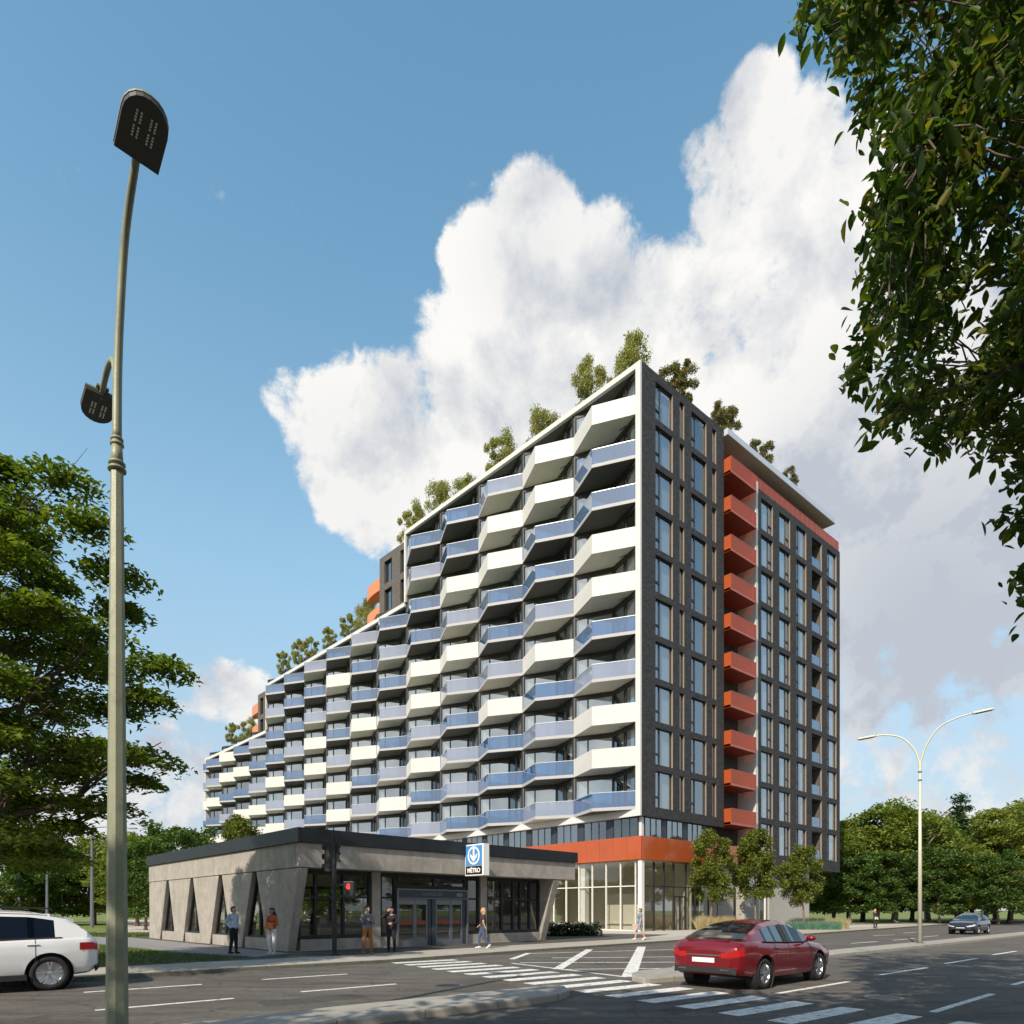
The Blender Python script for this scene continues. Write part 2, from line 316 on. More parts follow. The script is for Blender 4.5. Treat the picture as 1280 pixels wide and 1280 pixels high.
M = dict(
 asphalt=asphalt('asphalt', (.112, .101, .088)), plaza=asphalt('plaza_asphalt', (.085, .078, .070)),
 walk=paver('sidewalk', (.42, .385, .325), 1.5, 1.5), pale=paver('forecourt', (.52, .48, .42), .9, .9), path=paver('path', (.26, .25, .24), .5, .5, 10),
 kerb=paver('kerb', (.37, .345, .30), 1.5, 9.0, 42), line=mat('road_paint', (.74, .73, .69), .7, var=.18, scale=9, stain=((.16, .15, .135), 7, .9)),
 lawn=mat('lawn', (.145, .18, .030), .9, var=.4, scale=1.2, bump=.6, bscale=25), earth=mat('earth', (.06, .045, .03), .95, var=.3),
 white=mat('white_panel', (.60, .587, .555), .55, var=.06, scale=.5), frame=mat('white_frame', (.62, .615, .60), .5, var=.03, scale=.7),
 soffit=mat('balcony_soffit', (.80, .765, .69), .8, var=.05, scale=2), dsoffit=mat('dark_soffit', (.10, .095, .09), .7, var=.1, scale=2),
 brick=brickmat('charcoal_brick', (.028, .028, .031), (.072, .072, .077), (.016, .016, .017)), brick2=brickmat('grey_brick', (.115, .105, .095), (.155, .14, .125), (.07, .065, .06)),
 bluegl=glassmat('blue_glass', (.42, .62, .86), .14, 1.3, .015, body=(.14, .29, .50), bfac=.27), greygl=glassmat('grey_glass', (.76, .83, .93), .08, 1.1, .03, body=(.52, .56, .68), bfac=.52),
 pane=glassmat('window_glass', (.55, .62, .70), .32, 1.5, .008, (.93, .97, 1.0)), spane=glassmat('bay_glass', (.60, .68, .76), .45, 1.3, .008, (.86, .95, 1.0)), lobby=glassmat('lobby_glass', (.86, .88, .86), .08, 1.1, .004), metrogl=glassmat('station_glass', (.86, .88, .86), .08, 1.2, .004),
 dark=mat('dark_metal', (.030, .031, .034), .45, .3, var=.1), black=mat('black_metal', (.016, .018, .021), .5, .2, var=.25, scale=2), mull=mat('bronze_mullion', (.05, .045, .04), .4, .5),
 edge=mat('slab_edge', (.40, .40, .41), .6, var=.05), post=mat('guard_post', (.16, .24, .40), .4, .4), fin=mat('grey_fin', (.13, .13, .14), .6, var=.06), room=mat('room', (.05, .048, .045), .9), curtain=mat('curtain', (.62, .55, .45), .9, var=.08, scale=6),
 reveal=mat('tan_reveal', (.24, .195, .15), .7, var=.06), red=mat('red_panel', (.40, .078, .018), .30, var=.10, scale=.5, coat=.5), redd=mat('red_soffit', (.28, .05, .022), .6, var=.1),
 redgl=glassmat('red_glass', (.95, .38, .26), .01, .6, .02, body=(.66, .15, .04), bfac=.66), copper=mat('copper', (.80, .27, .08), .35, .25, var=.06, coat=.3), canopy=mat('canopy_metal', (.62, .66, .72), .35, .25, var=.03), tansoff=mat('tan_soffit', (.50, .47, .42), .8, var=.05),
 strip=mat('navy_metal', (.045, .055, .075), .45, .2, var=.06), beige=mat('lobby_wall', (.52, .48, .39), .8, var=.06, scale=.6), floor=mat('lobby_floor', (.45, .41, .35), .4, var=.08), column=mat('white_column', (.74, .72, .67), .7, var=.05),
 concrete=concretemat('concrete', (.35, .318, .278)), gwall=mat('grey_render', (.40, .385, .36), .8, var=.07, scale=1.2),
 steel=mat('grey_steel', (.20, .22, .25), .4, .6, var=.06), sage=mat('sage_paint', (.27, .28, .19), .5, .1, var=.12, scale=5, bump=.08, bscale=60, stain=((.17, .16, .11), 3.0, .55)), sage2=mat('pale_paint', (.58, .56, .43), .5, .1, var=.04),
 lamp=mat('lamp_housing', (.05, .05, .045), .5, .1), led=mat('led_lens', (.80, .80, .74), .25), blue=mat('sign_blue', (.065, .27, .60), .4, var=.02), signw=mat('sign_white', (.85, .85, .84), .4), bark=mat('bark', (.105, .08, .058), .9, var=.35, scale=7, bump=.8, bscale=16), barkl=mat('pale_bark', (.21, .15, .10), .9, var=.3, scale=6, bump=.6, bscale=14), barkg=mat('grey_bark', (.34, .30, .25), .9, var=.3, scale=3, bump=.6, bscale=8),
)

M['patch'] = asphalt('road_patch', (.075, .070, .064))
# ================================================================== GROUND
RZ = -0.10                                                     # road level; pavements at 0
def gp(pts, z=0.0): return [G(x, y, z) for x, y in pts]
terr = MB().quad((-2500, -600, -.16), (2500, -600, -.16), (2500, 3500, -.16), (-2500, 3500, -.16)).build('ground', M['lawn']); structure(terr)
road = MB().quad((-90, -40, RZ), (150, -40, RZ), (330, 330, RZ), (-90, 120, RZ)).build('road', M['asphalt']); structure(road)
# land on the far side of the road, bounded by the kerb
kl = [G(x, y) for x, y in ((300, 1209.5), (487, 1199.5), (700, 1184.5), (850, 1174.8), (1015, 1166.6), (1175, 1155.6))]
d0 = Vector((kl[1].x - kl[0].x, kl[1].y - kl[0].y, 0)).normalized(); d0 = Vector((.72, .69, 0)).normalized()
kl = [kl[0] - d0 * 70, kl[0] - d0 * 9] + kl
de = (kl[-1] - kl[-2]).normalized(); kl.append(kl[-1] + de * 60); kl.append(kl[-1] + de * 160)
far = [Vector((360, 420, 0)), Vector((-160, 420, 0)), Vector((-160, kl[0].y + 40, 0))]
structure(MB().prism([(p.x, p.y) for p in kl + far], RZ - .05, 0.0).build('lawn', M['lawn']))
def offset_line(pts, w):
    out = []
    for i, p in enumerate(pts):
        d = (pts[min(i + 1, len(pts) - 1)] - pts[max(i - 1, 0)]).normalized(); out.append(p + Vector((-d.y, d.x, 0)) * w)
    return out
def sheet(name, mat_, poly, z, h=.004, kind='structure'):
    o = MB().prism([(p[0], p[1]) for p in poly], z - h, z).build(name, mat_); tag(o, kind=kind); return o
kb = kl[:-1]
sheet('kerb', M['kerb'], kb + offset_line(kb, .18)[::-1], .006, .12)
sheet('sidewalk', M['walk'], offset_line(kb, .18) + offset_line(kb, 2.75)[::-1], .004)
# dark asphalt plaza round the station, and the pale forecourt of the tower
pl_in = offset_line(kb, 2.75)
plaza = [pl_in[1] + d0 * 5.8, pl_in[2], pl_in[3], pl_in[4], pl_in[5], Vector((10.5, 44.0, 0)), Vector((4.0, 47, 0)), Vector((-3, 44, 0)), Vector((-22, 41, 0)), Vector((-25, 39, 0)), Vector((-12.5, 25.5, 0))]
sheet('plaza', M['plaza'], plaza, .0045)
sheet('path', M['path'], [Vector((-12.3, 25.0, 0)), Vector((-8.8, 22.8, 0)), Vector((-8.2, 24.6, 0)), Vector((-22.5, 39.2, 0)), Vector((-40, 46, 0)), Vector((-40, 42, 0)), Vector((-24.0, 35.5, 0))], .009)
sheet('forecourt', M['pale'], [Vector((10.5, 44.0, 0)), pl_in[5] + Vector((.0, .02, 0)), pl_in[6], pl_in[7], Vector((52, 84, 0)), Vector((37, 73, 0)), Vector((9.9, 51, 0)), Vector((-20, 80, 0)), Vector((-24, 76, 0)), Vector((2.5, 47.2, 0))], .009)
sheet('park_path', M['pale'], [Vector((40, 82, 0)), Vector((140, 112, 0)), Vector((140, 115, 0)), Vector((40, 85, 0))], .006)
sheet('park_path', M['pale'], [Vector((-60, 47, 0)), Vector((-23, 47, 0)), Vector((-23, 49, 0)), Vector((-60, 49.5, 0))], .006)
sheet('bounce_paving', M['pale'], [Vector((-3.0, 44.2, 0)), Vector((2.3, 47.4, 0)), Vector((-24.2, 76.0, 0)), Vector((-60, 115, 0)), Vector((-66, 110, 0)), Vector((-24, 41.6, 0))], .0075)  # added pale paving, bounces warm light up onto the balcony soffits
# medians
def median(pts_near, pts_far, name='median'):
    poly = pts_near + pts_far[::-1]
    o = MB().prism([(p.x, p.y) for p in poly], RZ - .05, .03).build(name, M['kerb']); bevel(o, .03, 2); structure(o)
    c = sum(poly, Vector()) / len(poly); return o
z3 = .03
fa = gp([(300, 1271), (420, 1257.5), (560, 1243.5), (640, 1235.5), (690, 1231)], z3); ne = gp([(456, 1271), (560, 1259), (640, 1249.5), (700, 1242)], z3)
ex = (ne[0] - ne[1]).normalized() * 14; ex2 = (fa[0] - fa[1]).normalized() * 12
median([ne[0] + ex] + ne + gp([(712, 1237.5)], z3), [fa[0] + ex2] + fa + gp([(706, 1232)], z3))
fa = gp([(800, 1212.5), (840, 1209), (930, 1200.5), (1050, 1186), (1150, 1177), (1280, 1164.5)], z3); ne = gp([(805, 1222.8), (860, 1219), (930, 1209.5), (1050, 1191.5), (1150, 1181.5), (1280, 1168)], z3)
e1 = (ne[-1] - ne[-2]).normalized() * 120; e2 = (fa[-1] - fa[-2]).normalized() * 120
median(gp([(790, 1219.5)], z3) + ne + [ne[-1] + e1], gp([(790, 1215.5)], z3) + fa + [fa[-1] + e2])
# painted markings
zl = RZ + .004
def paint(poly, name='road_marking', z=zl):
    return sheet(name, M['line'], [(p.x, p.y) for p in poly], z)
A0, A1 = G(489, 1203.4, RZ), G(959, 1275.6, RZ); cdir_ = (A1 - A0).normalized(); sd = (G(567, 1198.8, RZ) - A0).normalized(); sd = Vector((.79, .61, 0)).normalized()
n_st = 15; pit = (A1 - A0).length / n_st
for i in range(n_st + 4):
    p = A0 + cdir_ * (pit * i); w = cdir_ * .41
    paint([p, p + sd * 2.35, p + sd * 2.35 + w, p + w], 'crosswalk_marking')
def stroke(a, b, w=.12, name='road_marking', z=zl):
    a, b = Vector(a), Vector(b); d = (b - a).normalized(); n = Vector((-d.y, d.x, 0)) * w / 2
    paint([a - n, b - n, b + n, a + n], name, z)
for x0, y0, x1, y1 in ((105,1240.5,252,1230.5),(119,1263,292,1248),(328,1224.5,434,1217.5),(377,1239.8,495,1230),(971,1242,1061,1227),(1101,1218.5,1159,1209.5),(1182,1204.5,1221,1198),(1241,1193.5,1270,1189),
                       (1166,1265,1240,1242.5),(1266,1231,1320,1217),(1064,1179.3,1097,1176.8),(1117,1175.3,1143,1173),(1092,1169.6,1118,1168.5),(1155,1171.2,1172,1169.6),(1130,1166.3,1147,1165.0)):
    stroke(G(x0, y0, RZ), G(x1, y1, RZ), .12, 'lane_marking')
sheet('road_patch', M['patch'], gp([(318, 1252), (440, 1242.5), (462, 1247), (335, 1258.5)], RZ), RZ + .002, .001)
sheet('road_patch', M['patch'], gp([(820, 1262), (905, 1250), (930, 1254), (842, 1268)], RZ), RZ + .002, .001)
for mxp, myp in ((560, 1232), (1105, 1247)):
    mh = G(mxp, myp, RZ); o = thing('manhole_cover', 'round iron manhole cover in the %s' % ('carriageway before the crosswalk' if mxp < 800 else 'shaded near lane on the right'), 'manhole cover', mh)
    MB().lathe([(.001, .007), (.27, .007), (.27, .003), (.001, .003)], 28, 'Z').build('lid', M['dark'], o); MB().lathe([(.28, .003), (.28, .006), (.35, .006), (.35, .003)], 28, 'Z').build('frame', M['steel'], o)
# hatched box beyond the crosswalk
for x0, y0, x1, y1, w in ((640,1204.2,783,1221.5,.12),(662,1192,858,1186.6,.10),(690,1197.6,858,1196,.10),(650,1203.6,862,1203,.10),(705,1212,830,1210.8,.10),
                       (640,1199,661,1191.6,.22),(697,1211.5,737,1187.0,.30),(786,1221,802,1183.5,.38),(856,1179.6,865,1189.5,.3),(846,1209,868,1205.5,.3)):
    stroke(G(x0, y0, RZ), G(x1, y1, RZ), w, 'box_marking', zl + .001 * (1 + (x0 % 7)))

# ================================================================== APARTMENT TOWER
C = Vector((9.76, 50.0, 0)); dL = Vector((-.6871, .7265, 0)); dE = Vector((.763, .646, 0))
aS = math.atan2(dL.y, dL.x); aE = math.atan2(dE.y, dE.x)
T = thing('apartment_building', 'stepped apartment tower with zigzag white and blue balconies and charcoal brick end', 'building', C)
def S_(mb, name, mats, parent=T, smooth=False): return mb.build(name, mats, parent, (0, 0, 0), aS, smooth)      # x = along the long front, y = outward
def E_(mb, name, mats, parent=T, smooth=False): return mb.build(name, mats, parent, (0, 0, 0), aE, smooth)      # x = along the brick end, y = inward
FH, NROW = 3.33, 10
PITCH, T0 = 6.05, .72
fins = [.45] + [T0 + PITCH * k for k in range(1, 16)] + [T0 + PITCH * 15 + 1.7]
ROOF = lambda i: 43.0 if i < 5 else (35.25 if i < 11 else 28.45)
ROWS = lambda i: 10 if i < 5 else (8 if i < 11 else 6)
Z0 = 9.28                                                       # underside of the lowest balcony
VX, VY = 3.05, -1.2                                             # inner vertex of the glazing zigzag
AX, AY = 2.95, 1.55                                             # outer point of the balcony
# --- balconies: slab > guard, rail
W_ = PITCH
def slab_mb(th, mi):
    m = MB(); poly = [(.012, 0), (AX, AY), (W_ - .012, 0), (W_ - .012, -.06), (W_ / 2, VY), (.012, -.06)]
    return m.prism(poly[::-1], 0, th)
def guard_poly(th0, th1, off):
    m = MB()
    for a, b in (((.02, 0), (AX, AY)), ((AX, AY), (W_ - .02, 0))):
        d = Vector((b[0] - a[0], b[1] - a[1], 0)).normalized(); n = Vector((d.y, -d.x, 0)) * .05
        A, B = Vector((*a, 0)) - n * off, Vector((*b, 0)) - n * off
        m.slab([A + Vector((0, 0, th0)), B + Vector((0, 0, th0)), B + Vector((0, 0, th1)), A + Vector((0, 0, th1))], n)
    return m
def rail_mb(z):
    m = MB()
    for a, b in (((.02, 0), (AX, AY)), ((AX, AY), (W_ - .02, 0))):
        A, B = Vector((*a, z)), Vector((*b, z)); m.bar(A, B, .036)
        L = (B - A).length; n = 3
        for i in range(n + 1):
            p = A.lerp(B, i / n); p = p + Vector((0, -.03, 0)); m.bar((p.x, p.y, .26), (p.x, p.y, z - .02), .028, mi=1)
    return m
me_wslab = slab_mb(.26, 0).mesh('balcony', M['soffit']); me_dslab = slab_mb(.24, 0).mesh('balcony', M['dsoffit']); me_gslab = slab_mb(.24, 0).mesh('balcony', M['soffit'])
me_wguard = guard_poly(-.015, 1.46, .5).mesh('parapet', M['white'])
me_bguard = guard_poly(.245, 1.40, .1).mesh('glass_guard', M['bluegl']); me_gguard = guard_poly(.245, 1.40, .1).mesh('glass_guard', M['greygl'])
me_rail = rail_mb(1.40).mesh('rail', [M['canopy'], M['post']]); me_vent = MB().box(1.3, 1.9, -.5, -.4, -.015, .0).mesh('vent', M['fin'])
me_edge = guard_poly(-.01, .238, .5).mesh('slab_edge', M['edge'])
BAL = ["WBBWWBGWWB", "WWBBGWBGBG", "GWWBBGWBBB", "BBWGWGBGGB", "BGBBWWGWBG", "BGBGBGWB", "GBBWWBGG", "BWGBGWWB", "GBGWWGBW", "BBBGBWGB", "BGBBWGWB",
       "GBGWWB", "BWBWGB", "WWBGWB", "BGWBWG", "BGWBWG"]
for i, col in enumerate(BAL):
    t0 = fins[i]; wsc = (fins[i + 1] - fins[i]) / W_
    for r, ch in enumerate(col):
        k = ROWS(i) - 1 - r; z = Z0 + FH * k
        p = dL * t0
        nm, ms = {'W': ('white_balcony', me_wslab), 'B': ('blue_balcony', me_dslab), 'G': ('grey_balcony', me_gslab)}[ch]
        o = link(nm, ms, T, (p.x, p.y, z), aS, (wsc, 1 if i < 15 else .5, 1))
        if ch == 'W': link('parapet', me_wguard, o); link('vent', me_vent, o)
        else:
            link('glass_guard', me_bguard if ch == 'B' else me_gguard, o); link('slab_edge', me_edge, o)
            if i < 9: link('rail', me_rail, o)
# --- glazed zigzag wall of one flat: bay_window > pane, curtain
def bay_frame():
    m = MB(); h0, h1 = .24, FH - .02
    pts = [Vector((.12, -.06, 0)), Vector((W_ / 2, VY, 0)), Vector((W_ - .12, -.06, 0))]
    for a, b, cuts in ((pts[0], pts[1], (0, .42, .50, 1)), (pts[1], pts[2], (0, .66, 1))):
        for c in cuts: p = a.lerp(b, min(max(c, .015), .985)); m.bar(p + Vector((0, 0, h0)), p + Vector((0, 0, h1)), .09)
        m.slab([a + Vector((0, .04, h1 - .38)), b + Vector((0, .04, h1 - .38)), b + Vector((0, .04, h1)), a + Vector((0, .04, h1))], (0, -.1, 0))
        m.bar(a + Vector((0, 0, h0 + .05)), b + Vector((0, 0, h0 + .05)), .1)
    return m
def bay_pane():
    m = MB(); h0, h1 = .24, FH - .38
    pts = [Vector((.12, -.08, 0)), Vector((W_ / 2, VY - .02, 0)), Vector((W_ - .12, -.08, 0))]
    for a, b in ((pts[0], pts[1]), (pts[1], pts[2])): m.quad(a + Vector((0, 0, h0)), b + Vector((0, 0, h0)), b + Vector((0, 0, h1)), a + Vector((0, 0, h1)))
    return m
def bay_room(seed):
    rr = random.Random(seed); m = MB(); h0, h1 = .2, FH
    m.box(.1, W_ - .1, -4.6, -4.5, h0, h1, 0); m.box(.1, W_ - .1, -4.5, -1.3, h1 - .02, h1, 1); m.box(.1, W_ - .1, -4.5, -1.3, h0 - .02, h0, 0)
    m.box(.09, .10, -4.5, -.2, h0, h1, 1); m.box(W_ - .10, W_ - .09, -4.5, -.2, h0, h1, 1)
    for a, b, f0, f1 in (((.3, -.35), (W_ / 2, VY - .2), 0, rr.choice((.0, .25, .5, 1))), ((W_ / 2, VY - .2), (W_ - .3, -.35), rr.choice((.4, .7, 0)), 1)):
        A, B = Vector((*a, 0)), Vector((*b, 0)); P, Q = A.lerp(B, f0), A.lerp(B, f1)
        n = max(int((Q - P).length / .12), 1)
        for j in range(n):
            u, v = P.lerp(Q, j / n), P.lerp(Q, (j + 1) / n); o = Vector((0, .05 * (j % 2), 0)); o2 = Vector((0, .05 * ((j + 1) % 2), 0))
            m.quad(u + o + Vector((0, 0, h0)), v + o2 + Vector((0, 0, h0)), v + o2 + Vector((0, 0, h1)), u + o + Vector((0, 0, h1)), 2)
    return m
me_bf, me_bp = bay_frame().mesh('bay_window', M['mull']), bay_pane().mesh('pane', M['spane'])
me_br = [bay_room(s).mesh('room', [M['room'], M['beige'], M['curtain']]) for s in range(4)]
units = [(i, k) for i in range(15) for k in range(ROWS(i))]
far_mb = MB()
for n_, (i, k) in enumerate(units):
    t0 = fins[i]; p = dL * t0; wsc = (fins[i + 1] - fins[i]) / W_
    if n_ < 98:
        o = link('bay_window', me_bf, T, (p.x, p.y, Z0 + FH * k), aS, (wsc, 1, 1)); link('pane', me_bp, o); link('room', random.choice(me_br), o)
    else:
        for me, mi in ((me_bf, 0), (me_bp, 1)):
            far_mb.add([(t0 + v.co.x * wsc, v.co.y, v.co.z + Z0 + FH * k) for v in me.vertices], [tuple(q.vertices) for q in me.polygons], mi)
tag(S_(far_mb, 'bay_windows', [M['mull'], M['spane']]), kind='stuff')
# --- party walls between the flats, one fin each
for j in range(1, 16):
    h = max(ROOF(j - 1), ROOF(j)) - .4
    S_(MB().box(fins[j] - .09, fins[j] + .09, -1.6, -.085, 9.27, h), 'party_wall', M['fin'])
# --- white frame: corner post, ledge, roof edges, step posts
fr = MB(); fr.box(.0, .45, -.75, .16, 8.75, 43.0); S_(fr, 'corner_frame', M['frame'])
S_(MB().box(.45, fins[16], -1.9, .14, 8.75, 9.26), 'ledge', M['frame'])
for (a, b, z) in ((.45, fins[5] + .18, 43.0), (fins[5] + .18, fins[11] + .15, 35.25), (fins[11] + .15, fins[16], 28.45)):
    e = MB(); e.box(a, b, -.12, .16, z - .42, z); e.box(a, b, -7.0, -.12, z - .40, z - .03, 1); S_(e, 'roof_edge', [M['frame'], M['dsoffit']])
for x, z0, z1 in ((fins[5], 35.25, 42.58), (fins[11], 28.45, 34.83)):
    S_(MB().box(x - .06, x + .22, -1.6, .17, z0, z1), 'step_post', M['frame'])
S_(MB().box(fins[16] - .3, fins[16] + .02, -1.8, .17, 9.26, 28.03), 'end_frame', M['frame'])
# --- solid body
b_ = MB()
b_.box(.7, 31.2, -16, -6.0, 5.9, 42.5); b_.box(31.2, 67.2, -16, -6.0, 5.9, 34.8); b_.box(67.2, fins[16] - .1, -16, -6.0, 5.9, 28.0)
S_(b_, 'wall', M['room'])
S_(MB().box(14, fins[16] - .2, -16, -.9, .02, 7.05).box(46.2, fins[16] - .2, -16, -.5, 7.06, 8.7).box(fins[16] - .25, fins[16] - .02, -16, -1.6, 8.7, 28.0), 'podium_wall', M['gwall'])
# --- brick blocks on the steps, each with windows and copper balconies
def openings_wall(mb, x0, x1, z0, z1, ops, depth, mi=0, mr=1, y=0.0, sgn=1):
    """wall in the xz plane facing -y*sgn, real reveals; ops = (xa,xb,za,zb)"""
    xs = sorted({x0, x1, *[o[0] for o in ops], *[o[1] for o in ops]}); zs = sorted({z0, z1, *[o[2] for o in ops], *[o[3] for o in ops]})
    for a, b in zip(xs, xs[1:]):
        for c, d in zip(zs, zs[1:]):
            if any(o[0] - 1e-5 <= a and b <= o[1] + 1e-5 and o[2] - 1e-5 <= c and d <= o[3] + 1e-5 for o in ops): continue
            mb.quad((a, y, c), (b, y, c), (b, y, d), (a, y, d), mi)
    q = y + depth * sgn
    for a, b, c, d in ops:
        mb.quad((a, y, c), (a, q, c), (a, q, d), (a, y, d), mr); mb.quad((b, y, c), (b, y, d), (b, q, d), (b, q, c), mr)
        mb.quad((a, y, d), (a, q, d), (b, q, d), (b, y, d), mr + 1); mb.quad((a, y, c), (b, y, c), (b, q, c), (a, q, c), mr)
def window_meshes(w, h, kind):
    """kind: 'L' narrow opening sash left, 'R' right, 'N' single"""
    f = MB(); t = .06
    f.box(0, t, 0, .09, 0, h); f.box(w - t, w, 0, .09, 0, h); f.box(t, w - t, 0, .09, 0, t); f.box(t, w - t, 0, .09, h - t, h)
    c = {'L': .30, 'R': .68, 'N': None}[kind]
    if c:
        x = w * c; f.box(x - .05, x + .05, -.01, .10, t, h - t)
        a, b = (t, x - .05) if kind == 'L' else (x + .05, w - t)
        f.box(a, b, -.012, .10, h * .27, h * .27 + .16)
    p = MB().quad((t * .5, .05, t * .5), (w - t * .5, .05, t * .5), (w - t * .5, .05, h - t * .5), (t * .5, .05, h - t * .5))
    return f.mesh('window', M['mull']), p.mesh('pane', M['pane'])
def curtain_mesh(w, h, a, b, seed):
    m = MB(); m.box(.0, w, 1.0, 1.04, 0, h, 0); m.box(0, .01, .3, 1.0, 0, h, 0); m.box(w - .01, w, .3, 1.0, 0, h, 0); m.box(0, w, .3, 1.0, h - .02, h, 0)
    n = max(int((b - a) * w / .09), 1)
    for j in range(n):
        u, v = (a + (b - a) * j / n) * w, (a + (b - a) * (j + 1) / n) * w; y0, y1 = .22 + .05 * (j % 2), .22 + .05 * ((j + 1) % 2)
        m.quad((u, y0, .02), (v, y1, .02), (v, y1, h), (u, y0, h), 1)
    return m.mesh('curtain', [M['room'], M['curtain']])
WIN = {}
def window(parent, frame_rot, org, x, y, z, w, h, kind, cur):
    key = (round(w, 2), round(h, 2), kind)
    if key not in WIN: WIN[key] = window_meshes(w, h, kind)
    ck = key + (cur,)
    if ck not in WIN: WIN[ck] = curtain_mesh(w, h, cur[0], cur[1], 1)
    cs, sn = math.cos(frame_rot), math.sin(frame_rot)
    o = link('window', WIN[key][0], parent, (org[0] + x * cs - y * sn, org[1] + x * sn + y * cs, z), frame_rot)
    link('pane', WIN[key][1], o); link('curtain', WIN[ck], o); return o
HW = 2.83; zb = lambda k: 9.52 + FH * k
c1 = [(1.68, 3.87, 'L', (.55, 1)), (4.78, 5.39, 'N', (0, 1)), (6.37, 8.5, 'L', (.0, .22)), (9.36, 9.95, 'N', (.0, 1))]
mb = MB(); ops = [(a, b, zb(k), zb(k) + HW) for a, b, _, _ in c1 for k in range(10)]
openings_wall(mb, 0.02, 11.12, 8.75, 43.0, ops, .22)
mb.box(.02, 11.12, .28, .5, 42.9, 43.0); mb.quad((11.12, 0, 8.75), (11.12, 2.4, 8.75), (11.12, 2.4, 43), (11.12, 0, 43)); mb.quad((.02, 0, 8.75), (11.12, 0, 8.75), (11.12, 2.4, 8.75), (.02, 2.4, 8.75))
E_(mb, 'brick_wall', [M['brick'], M['reveal'], M['dark']])
c2 = [(17.29, 19.4, 'R', (.42, 1)), (20.6, 22.7, 'R', (.38, 1)), (23.97, 26.0, 'L', (.75, 1)), (27.2, 29.4, None, None), (30.6, 32.8, 'L', (.6, 1))]
zb2 = lambda k: 6.83 + FH * k
mb = MB(); ops = [(a, b, zb2(k), zb2(k) + HW) for a, b, _, _ in c2 for k in range(10)]
openings_wall(mb, 16.4, 33.6, 5.7, 40.3, ops, .22)
mb.quad((33.6, 0, 5.7), (33.6, 13, 5.7), (33.6, 13, 40.3), (33.6, 0, 40.3)); mb.quad((16.4, 0, 5.7), (33.6, 0, 5.7), (33.6, 13, 5.7), (16.4, 13, 5.7)); mb.quad((16.4, 0, 40.3), (33.6, 0, 40.3), (33.6, 13, 40.3), (16.4, 13, 40.3))
E_(mb, 'brick_wing', [M['brick'], M['reveal'], M['dark']])
for cols, zf in ((c1, zb), (c2, zb2)):
    for a, b, kd, cu in cols:
        for k in range(10):
            if kd:
                window(T, aE, (0, 0), a, .15, zf(k), b - a, HW, kd, cu)
            else:
                lg = MB(); d = 1.7
                lg.box(a, b, d, d + .05, zf(k), zf(k) + HW); lg.box(a - .03, a, .28, d, zf(k), zf(k) + HW); lg.box(b, b + .03, .28, d, zf(k), zf(k) + HW); lg.box(a, b, .28, d, zf(k) + HW, zf(k) + HW + .03); lg.box(a, b, .28, d, zf(k) - .03, zf(k))
                o = E_(lg, 'loggia', M['brick2']); E_(MB().box(a + .02, b - .02, .12, .14, zf(k) + .02, zf(k) + 1.0), 'glass_guard', M['bluegl'], T).parent = o
                bpy.context.view_layer.update
# guards of the loggias sit in their loggia's own space
for o in [c for c in T.children if c.name.startswith('loggia')]:
    for ch in o.children: ch.rotation_euler = (0, 0, 0)
# recess between the wings: white side wall, back wall, floors and red balconies
E_(MB().box(16.02, 16.4, -.20, 2.4, 5.7, 40.6), 'white_side_wall', M['white'])
mb = MB(); mb.box(11.14, 16.1, 2.4, 2.6, 5.5, 42.3); E_(mb, 'recess_wall', M['dark'])
for k in range(11):
    z = 8.95 + FH * k - (FH if False else 0) - FH
    if k == 0: continue
    mb = MB(); mb.box(11.5, 12.35, 2.28, 2.39, z + .25, z + 2.9, 1); mb.box(12.42, 13.9, 2.28, 2.39, z + .25, z + 2.9, 1); mb.box(14.0, 15.6, 2.28, 2.39, z + .25, z + 2.9, 1); mb.box(12.36, 12.41, 2.2, 2.39, z + .25, z + 2.9, 0); mb.box(13.91, 13.99, 2.2, 2.39, z + .25, z + 2.9, 0)
    E_(mb, 'balcony_door', [M['dark'], M['pane']])
me_rs = MB().box(0, 4.1, -.62, 2.35, 0, .2).mesh('red_balcony', M['redd'])
m_ = MB(); m_.box(0, .04, -.66, .0, -.02, 1.36); me_rp = m_.mesh('side_panel', M['red'])
m_ = MB(); m_.box(.05, 4.1, -.66, -.63, .16, 1.34); m_.box(4.07, 4.1, -.63, 2.0, .16, 1.34); me_rg = m_.mesh('glass_guard', M['redgl'])
m_ = MB(); m_.box(.041, 4.14, -.67, -.621, -.03, .155); m_.box(4.101, 4.14, -.62, 2.2, -.03, .155); m_.bar((.04, -.645, 1.36), (4.1, -.645, 1.36), .05); m_.bar((3.55, -.645, .16), (3.55, -.645, 1.36), .04); m_.bar((4.08, -.645, .16), (4.08, -.645, 1.36), .05); me_rr = m_.mesh('rail', M['red'])
for k in range(10):
    p = dE * 11.15; o = link('red_balcony', me_rs, T, (p.x, p.y, 8.98 + 3.345 * k), aE)
    link('side_panel', me_rp, o); link('glass_guard', me_rg, o); link('rail', me_rr, o)
